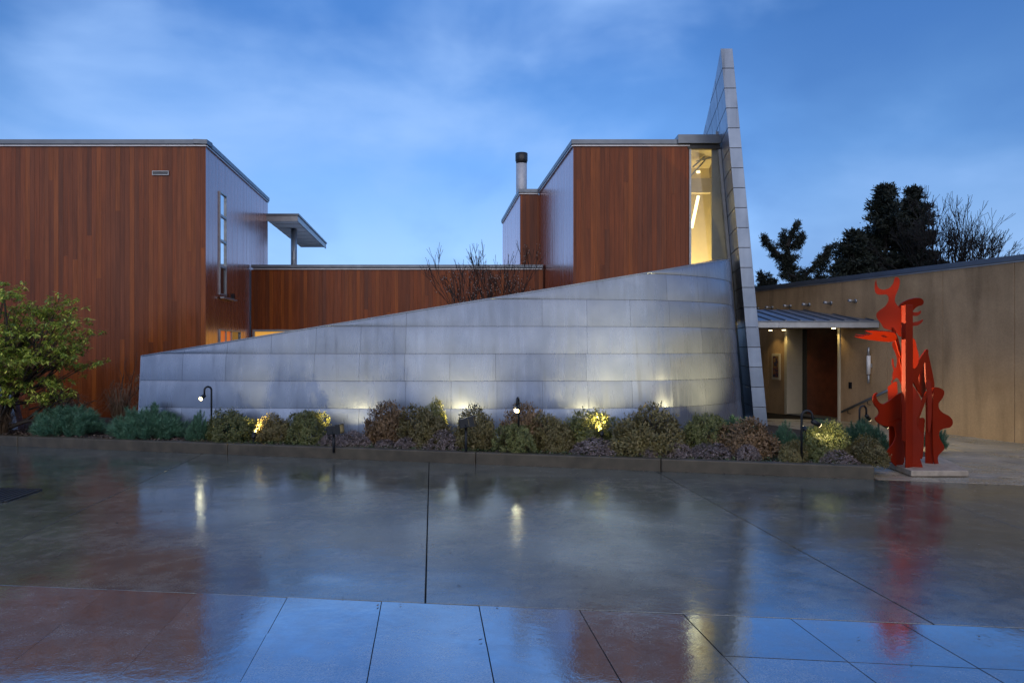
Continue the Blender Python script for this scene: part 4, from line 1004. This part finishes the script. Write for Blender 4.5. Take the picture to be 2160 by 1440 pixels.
mv = [(672, 728, 908, 943, 'low mauve shrub directly under the floodlight box'), (706, 782, 904, 946, 'dark rounded mauve shrub in front of the bare lit wall'),
      (790, 836, 924, 948, 'tiny mauve shrub under the upright azalea'), (830, 892, 918, 951, 'pale mauve shrub before the dense azalea'), (888, 985, 902, 955, 'broad brown mauve shrub at the foot of the staked floodlight'),
      (1202, 1318, 918, 966, 'widest mauve shrub in front of the leaf-shadowed wall'), (1345, 1404, 934, 970, 'small mauve shrub in front of the largest azalea'), (1398, 1466, 930, 972, 'mauve shrub just past the largest azalea'),
      (1456, 1548, 930, 975, 'wide flat mauve shrub in front of the wall bend'), (1548, 1606, 934, 974, 'mauve shrub in front of the fin'), (1728, 1814, 946, 989, 'neat domed mauve shrub near the end of the kerb')]
for k, (a, b, c_, d_, lab) in enumerate(mv): put('mauve', MV, k, 'mauve_shrub', a, b, c_, d_, lab, 'shrub', gm)
pn = [(50, 242, 830, 920, 14.3, 'wide blue-green dwarf pine beside the andromeda shrub'), (228, 408, 832, 925, 13.6, 'bushy blue-green dwarf pine at the low end of the metal wall'),
      (385, 462, 862, 928, 13.6, 'small dwarf pine at the foot of the lit path light'), (460, 560, 862, 930, 13.65, 'dwarf pine peeking over the brown azalea'),
      (1490, 1610, 862, 930, 13.6, 'dwarf pine behind the azaleas at the base of the fin'), (1615, 1700, 884, 960, 11.9, 'dwarf pine beside the tall gooseneck light stem'),
      (1690, 1790, 862, 940, 13.0, 'dwarf pine in front of the entrance door'), (1762, 1878, 864, 940, 12.6, 'dwarf pine spreading behind the red sculpture base'), (1940, 2004, 890, 940, 12.9, 'small dwarf pine tuft showing past the right edge of the sculpture')]
for k, (a, b, c_, d_, dp, lab) in enumerate(pn):
    sl_ = .13 if a < 1650 else .08
    put('pine', PN, k, 'dwarf_pine', a, b, c_, d_, lab, 'pine', gp, dp, soil=sl_, fat=.88)

# ---- branching helper
def branch_tree(seed, start, direction, length, radius, levels, spread=.6, nchild=(2, 4), up=.15, shrink=.72, wig=.12, tips=None, mb=None, seg=5, rmin=.004):
    rr = random.Random(seed); mb = mb or MB(); tips = tips if tips is not None else []
    def grow(p, dv, L, r, lv):
        pts = [p]; n = 4; q = p.copy(); dd = dv.copy(); mids = []
        for k in range(n):
            dd = (dd + Vector((rr.uniform(-wig, wig), rr.uniform(-wig, wig), rr.uniform(-wig, wig) + up * .25))).normalized(); q = q + dd * (L / n); pts.append(q.copy()); mids.append((q.copy(), dd.copy()))
        r1 = max(rmin, r * .62); mb.tube(pts, [max(rmin, r + (r1 - r) * k / n) for k in range(n + 1)], seg if lv > 1 else 3, False)
        if lv == 0: tips.append((q.copy(), dd.copy())); return
        for _ in range(rr.randint(*nchild)):
            bp, bd = mids[rr.choice((1, 2, 2, 3, 3))]
            ax = bd.cross(Vector((rr.uniform(-1, 1), rr.uniform(-1, 1), rr.uniform(-1, 1)))).normalized()
            nd = (bd * math.cos(spread) + ax * math.sin(spread) * rr.uniform(.7, 1.2)).normalized(); nd.z += up; nd.normalize()
            grow(bp, nd, L * shrink * rr.uniform(.75, 1.15), max(rmin, r * .6), lv - 1)
        grow(q, dd, L * shrink, r1, lv - 1)
    grow(Vector(start), Vector(direction).normalized(), length, radius, levels)
    return mb, tips
def mesh_obj(name, mb, m, parent): return mb.build(name, m, parent, fixn=False, smooth=True)
# ---- andromeda at the left
ab = Vector((-10.75, 14.75, .1))
AN = empty('andromeda_shrub', ab, label='large lime-leaved andromeda shrub in front of the cedar wall', cat='shrub')
mb = MB(); tips = []
for k, (dv, L) in enumerate((((.55, -.1, .8), .85), ((.2, .2, 1), .95), ((-.5, .0, .9), .9), ((.8, .1, .45), .9), ((-.2, -.3, 1.1), .9), ((.35, .35, 1.0), .95))):
    branch_tree(100 + k, ab + Vector((0, 0, 0)), dv, L, .06, 4, .62, (2, 3), .06, .66, .16, tips, mb)
mesh_obj('trunk', mb, M['bark'], AN)
r = np.random.default_rng(5)
cen = np.array([U(55, 725, 14.75).x, 14.75, U(55, 725, 14.75).z]); rad = np.array([1.34, 1.15, 1.42])
T = np.array([t[0][:] for t in tips]); TD = np.array([t[1][:] for t in tips])
q = (T - cen) / rad; ok = (q ** 2).sum(1) < 1.15; T = T[ok]; TD = TD[ok]
# leaf tufts also sit on twigs in pads across the crown
pads = []
for _ in range(82):
    d_ = unitv(r.normal(size=3)); d_[2] = d_[2] * .95
    pads.append(cen + d_ * rad * r.uniform(.55, 1.0))
pads = np.array(pads); pads = pads[pads[:, 2] > .75]
ctr = []
for p in pads:
    n = r.integers(9, 18); ctr.append(p + r.normal(size=(n, 3)) * np.array([.17, .17, .055]))
C = np.concatenate([T] + ctr)
nl = 15; n = len(C) * nl; ii = np.repeat(np.arange(len(C)), nl)
an = r.uniform(0, 6.28, n); el = r.uniform(-.9, .35, n)
A = np.stack([np.cos(an) * np.cos(el), np.sin(an) * np.cos(el), np.sin(el)], 1)
nn = unitv(np.array([0, 0, 1.0]) - A * A[:, 2:3] + r.normal(size=(n, 3)) * .15)
V = leaves(C[ii] + r.normal(size=(n, 3)) * .015, A, nn, r.uniform(.075, .13, n), r.uniform(.026, .042, n))
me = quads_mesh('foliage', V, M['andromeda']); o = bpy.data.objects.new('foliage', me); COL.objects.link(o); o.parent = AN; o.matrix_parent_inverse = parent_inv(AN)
sel = r.choice(len(C), int(len(C) * .45), replace=False); nl = 16; n = len(sel) * nl; ii = np.repeat(sel, nl)
A = unitv(r.normal(size=(n, 3)) + np.array([0, 0, -.6])); nn = unitv(r.normal(size=(n, 3)))
V = leaves(C[ii] + r.normal(size=(n, 3)) * .03 - np.array([0, 0, .03]), A, nn, r.uniform(.05, .10, n), r.uniform(.006, .012, n))
me = quads_mesh('old_blossom', V, M['blossom']); o = bpy.data.objects.new('old_blossom', me); COL.objects.link(o); o.parent = AN; o.matrix_parent_inverse = parent_inv(AN)
mb = MB(); rr = random.Random(3)
for p in pads:
    b = Vector(ab) + Vector((0, 0, .5)); c_ = Vector(p); m1 = b.lerp(c_, .45) + Vector((rr.uniform(-.2, .2), rr.uniform(-.2, .2), rr.uniform(-.15, .1)))
    mb.tube([m1, m1.lerp(c_, .5) + Vector((rr.uniform(-.08, .08), 0, -.06)), c_], [.02, .013, .006], 5, False)
mesh_obj('branches', mb, M['bark'], AN)
# ---- dry grasses
def grass(loc, n, hgt, spread, label, plumes=0, seed=0, arch_=.4):
    t = empty('dry_grass_clump', loc, label=label, cat='grass clump', group='dry winter grasses by the cedar wall'); r = random.Random(seed); vs = []; pv = []
    for k in range(n):
        a = r.uniform(0, 6.28); b = Vector((math.cos(a), math.sin(a), 0)) * r.uniform(0, spread * .35); hh = hgt * r.uniform(.55, 1.1); out = Vector((math.cos(a), math.sin(a), 0)) * spread * r.uniform(.3, 1)
        P = [b, b + out * .3 + Vector((0, 0, hh * .6)), b + out * .75 + Vector((0, 0, hh * .95)), b + out * (1 + arch_) + Vector((0, 0, hh * r.uniform(.55, 1.0)))]
        sd_ = Vector((-math.sin(a), math.cos(a), 0)) * .006
        for i in range(3): w0, w1 = 1 - i * .25, 1 - (i + 1) * .25; vs += [P[i] - sd_ * w0, P[i] + sd_ * w0, P[i+1] + sd_ * w1, P[i+1] - sd_ * w1]
    me = quads_mesh('blades', np.array([v[:] for v in vs]), M['drygrass']); o = bpy.data.objects.new('blades', me); COL.objects.link(o); o.parent = t
    for k in range(plumes):
        a = r.uniform(0, 6.28); b = Vector((math.cos(a), math.sin(a), 0)) * r.uniform(0, spread * .9); hh = hgt * r.uniform(1.0, 1.45); tip = b * 1.4 + Vector((0, 0, hh))
        mb = MB().tube([b * .3, b + Vector((0, 0, hh * .6)), tip], [.004, .003, .002], 4, False); mb.build('stalk', M['drygrass'], None).parent = t
        for i in range(46):
            u_ = r.random(); c_ = tip + Vector((0, 0, -.16 + .2 * u_)) + Vector((.10 * u_ * u_, 0, 0)); A = Vector((r.uniform(-1, 1), r.uniform(-1, 1), r.uniform(-.9, .3))).normalized() * r.uniform(.03, .06); s_ = A.cross(Vector((r.uniform(-1, 1), r.uniform(-1, 1), 1))).normalized() * .006
            pv += [c_, c_ + A * .5 + s_, c_ + A, c_ + A * .5 - s_]
    if pv:
        me = quads_mesh('plumes', np.array([v[:] for v in pv]), M['drygrass']); o = bpy.data.objects.new('plumes', me); COL.objects.link(o); o.parent = t
grass((-9.0, 16.3, .13), 220, .85, .42, 'tufted dry plume grass behind the dwarf pines near the cedar wall', 9, 1)
grass((-8.1, 16.0, .13), 120, .8, .3, 'slender dry plume grass at the low end of the metal wall', 7, 2)
grass((-10.6, 14.75, .13), 260, .55, .5, 'pale dry grass tuft under the andromeda shrub', 0, 3)
grass((-9.9, 15.6, .13), 240, .75, .55, 'arching dry grass between andromeda and dwarf pine', 0, 4)
# ---- bare shrubs
def bare(name, loc, dirs, L, r0, lv, label, m, cat='shrub', seed=0, buds=None, spread=.5, up=.1, shrink=.7, nch=(2, 3), wig=.1, rmin=.003):
    t = empty(name, loc, label=label, cat=cat); mb = MB(); tips = []
    for k, dv in enumerate(dirs): branch_tree(seed + k, loc, dv, L * random.uniform(.85, 1.15), r0, lv, spread, nch, up, shrink, wig, tips, mb, 5, rmin)
    mesh_obj('branches', mb, m, t)
    if buds:
        bb = MB(); rr = random.Random(seed)
        for (p, d_) in tips:
            if rr.random() < buds:
                c_ = p - d_ * rr.uniform(0, .1); s_ = .012
                bb.add([c_ + Vector(v) * s_ for v in ((1,0,0),(-1,0,0),(0,1,0),(0,-1,0),(0,0,1.3),(0,0,-1.3))], [(0,2,4),(2,1,4),(1,3,4),(3,0,4),(2,0,5),(1,2,5),(3,1,5),(0,3,5)])
        tag(bb.build('buds', M['bud'], t), kind='stuff')
    return t
bare('bare_tree', (U(1025, 640, 19.5).x, 19.5, 0), [(-.1, 0, 1), (.12, .05, 1), (-.3, 0, .9), (.28, 0, .95), (0, .1, 1)], 1.85, .026, 4, 'bare budding garden tree rising behind the sloping metal wall', M['darkbark'], 'tree', 300, .6, .45, .12, .62, (2, 3), .08, .005)
bare('bare_tree', (U(945, 660, 18.5).x, 18.5, 0), [(-.2, 0, 1), (.25, 0, 1)], 1.35, .02, 3, 'small bare budding sapling just behind the metal wall slope', M['bark'], 'tree', 320, .7, .5, .1, .62, (2, 3), .1, .0048)
bare('bare_shrub', (-9.3, 16.8, .1), [(.5, 0, 1), (.8, 0, .9), (.1, 0, 1)], .8, .018, 3, 'thin bare twiggy shrub against the cedar wall', M['bark'], 'shrub', 340, None, .45, .05, .62, (1, 2), .1, .004)
# ---- trees beyond the stucco wall
def conifer(name, loc, top, rad, label, seed, ntier=26, z0=1.5, shape=1.0, clumps=520, dens=46, size=.34, skew=0.0):
    t = empty(name, loc, label=label, cat='tree', group='evergreen trees beyond the stucco wall'); r = np.random.default_rng(seed); rr = random.Random(seed)
    mb = MB().tube([(0, 0, 0), (0, 0, top * .5), (skew * .5, 0, top * .96)], [.16, .11, .02], 7, False); ends = []
    for k in range(ntier):
        f = k / (ntier - 1); z = z0 + (top - z0) * f; reach = rad * (1 - f) ** .75 * rr.uniform(.6, 1.15) + .12
        for j in range(rr.randint(4, 6)):
            a = rr.uniform(0, 6.28); L = reach * rr.uniform(.6, 1.1); e_ = Vector((math.cos(a) * L + skew * f * .5, math.sin(a) * L, z + L * rr.uniform(-.05, .45)))
            b_s = Vector((skew * f * .5, 0, z)); mb.tube([b_s, b_s.lerp(e_, .5) + Vector((0, 0, -.04)), e_], [.03 * (1 - f * .6), .02, .008], 4, False)
            nsub = max(3, int(L / .15))
            for q_ in range(nsub):
                u_ = 1 - .75 * (q_ / nsub); ends.append((b_s.lerp(e_, u_) + Vector((rr.uniform(-.14, .14), rr.uniform(-.14, .14), rr.uniform(-.04, .12))), L))
    o = mb.build('trunk', M['darkbark'], None, fixn=False); o.parent = t
    C = np.array([e_[0][:] for e_ in ends]); n = len(C) * dens; ii = np.repeat(np.arange(len(C)), dens)
    A = unitv(r.normal(size=(n, 3)) * np.array([1, 1, .6]) + np.array([0, 0, .45])); P = C[ii] + r.normal(size=(n, 3)) * np.array([.10, .10, .06]) * (size / .34)
    V = leaves(P, A, unitv(r.normal(size=(n, 3))), r.uniform(.12, .26, n) * size / .34, r.uniform(.035, .07, n))
    me = quads_mesh('crown', V, M['conifer']); o = bpy.data.objects.new('crown', me); COL.objects.link(o); o.parent = t
def irregular_pine(loc, limbs, label, seed):
    t = empty('pine_tree', loc, label=label, cat='tree', group='evergreen trees beyond the stucco wall'); rr = random.Random(seed); r = np.random.default_rng(seed); mb = MB(); C = []
    for (p, q_, wd) in limbs:
        a, b = Vector(p), Vector(q_); mb.tube([a, a.lerp(b, .5) + Vector((0, 0, .1)), b], [.09, .06, .02], 6, False); n = int((b - a).length / .055)
        for k in range(n):
            u_ = k / n; w_ = wd * (1 - .55 * u_)
            c_ = a.lerp(b, u_) + Vector((rr.gauss(0, w_ * .6), rr.gauss(0, w_ * .6), rr.gauss(0, w_ * .45)))
            C.append(c_[:]); mb.tube([a.lerp(b, u_), c_], [.015, .006], 3, False)
    o = mb.build('trunk', M['darkbark'], None, fixn=False); o.parent = t
    C = np.array(C); dens = 85; n = len(C) * dens; ii = np.repeat(np.arange(len(C)), dens)
    A = unitv(r.normal(size=(n, 3)) + np.array([0, 0, .5])); P = C[ii] + r.normal(size=(n, 3)) * .045
    V = leaves(P, A, unitv(r.normal(size=(n, 3))), r.uniform(.09, .17, n), r.uniform(.018, .032, n))
    me = quads_mesh('crown', V, M['conifer']); o = bpy.data.objects.new('crown', me); COL.objects.link(o); o.parent = t
pd = 25.0; bp = U(1680, 640, pd); o0 = Vector((bp.x, pd, 0))
rel = lambda px, py, dy=0.0: (U(px, py, pd + dy) - o0)[:]
irregular_pine(o0, [((0, 0, 0), rel(1690, 600), .1), (rel(1685, 640), rel(1665, 540), .38), (rel(1670, 575), rel(1605, 500), .26), (rel(1665, 560), rel(1655, 490, .4), .34), (rel(1660, 520), rel(1686, 468), .26), (rel(1672, 520), rel(1700, 500, .3), .2), (rel(1690, 590), rel(1745, 545), .3), (rel(1725, 560), rel(1758, 515), .14), (rel(1700, 610), rel(1660, 575, -.4), .36), (rel(1700, 610), rel(1740, 580, .4), .34)],
               'irregular dark pine with forked limbs closest to the metal fin', 11)
bp2 = U(1615, 620, 23.5); o0 = Vector((bp2.x, 23.5, 0)); pd = 23.5
irregular_pine(o0, [((0, 0, 0), rel(1612, 610), .1), (rel(1612, 640), rel(1612, 580), .34), (rel(1612, 610), rel(1640, 590), .2), (rel(1612, 610), rel(1598, 575), .16)], 'low dark pine top peeping over the wall beside the fin', 12)
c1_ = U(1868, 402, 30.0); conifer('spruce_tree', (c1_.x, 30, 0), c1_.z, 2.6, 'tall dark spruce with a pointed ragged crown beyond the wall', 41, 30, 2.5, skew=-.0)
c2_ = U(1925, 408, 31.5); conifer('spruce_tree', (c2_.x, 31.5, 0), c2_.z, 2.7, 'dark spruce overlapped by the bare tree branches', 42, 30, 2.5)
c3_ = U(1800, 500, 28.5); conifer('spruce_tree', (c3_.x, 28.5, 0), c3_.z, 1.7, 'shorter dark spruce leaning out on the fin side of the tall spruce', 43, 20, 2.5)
bt = U(2040, 600, 29.0)
bare('bare_tree', (bt.x, 29.0, 1.2), [(-.55, 0, 1), (-.30, .1, 1), (-.05, -.1, 1)], 2.4, .08, 5, 'large bare deciduous tree spreading behind the spruces', M['darkbark'], 'tree', 360, None, .5, .10, .66, (2, 4), .12, .007)
bt2 = U(2105, 600, 27.0)
bare('bare_tree', (bt2.x, 27.0, 1.2), [(-.25, 0, 1), (.3, .1, 1), (.0, 0, 1)], 1.35, .05, 5, 'low bare tangled tree over the right end of the stucco wall', M['darkbark'], 'tree', 380, None, .62, .05, .68, (2, 3), .2, .006)
# ---- leaf litter and ground cover
r = np.random.default_rng(9)
def scatter(name, n, m, L, W, zj, flat, lab, xlim=(-13, 5.1), band=(.17, 2.2), power=2.0):
    x = r.uniform(*xlim, n); y = KY(0) - .2367 * x + band[0] + (band[1] - band[0]) * r.random(n) ** power
    z = .155 + r.random(n) * zj
    an = r.uniform(0, 6.28, n); el = r.normal(0, flat, n); A = np.stack([np.cos(an) * np.cos(el), np.sin(an) * np.cos(el), np.sin(el)], 1)
    nn = unitv(np.array([0, 0, 1.0]) + r.normal(size=(n, 3)) * flat)
    V = leaves(np.stack([x, y, z], 1), A, nn, r.uniform(.6, 1.3, n) * L, r.uniform(.6, 1.3, n) * W)
    o = bpy.data.objects.new(name, quads_mesh(name, V, m)); COL.objects.link(o); tag(o, lab, name.replace('_', ' '), kind='stuff')
scatter('leaf_litter', 9000, M['litter'], .055, .03, .015, .35, 'fallen brown and pinkish leaves covering the soil behind the kerb')
scatter('ground_cover', 5200, M['cover'], .04, .024, .05, .5, 'small green ground cover leaves growing along the kerb', (-6, 5.1), (.16, .7), 1.4)
# a few fallen leaves and weeds on the wet concrete at the foot of the kerb
nf = 1100; x = r.uniform(-10, 7, nf); y = np.array([KY(v) for v in x]) - .006 - np.where(r.random(nf) < .62, r.random(nf) ** 2 * .10, r.random(nf) ** 1.6 * 7.0)
an = r.uniform(0, 6.28, nf); A = np.stack([np.cos(an), np.sin(an), np.zeros(nf)], 1); nn = unitv(np.array([0, 0, 1.0]) + r.normal(size=(nf, 3)) * .15)
V = leaves(np.stack([x, y, np.full(nf, .008)], 1), A, nn, r.uniform(.012, .045, nf), r.uniform(.006, .02, nf))
o = bpy.data.objects.new('fallen_leaves', quads_mesh('fallen_leaves', V, M['litter'])); COL.objects.link(o); tag(o, 'scattered fallen leaves lying on the wet concrete', 'leaves', kind='stuff')
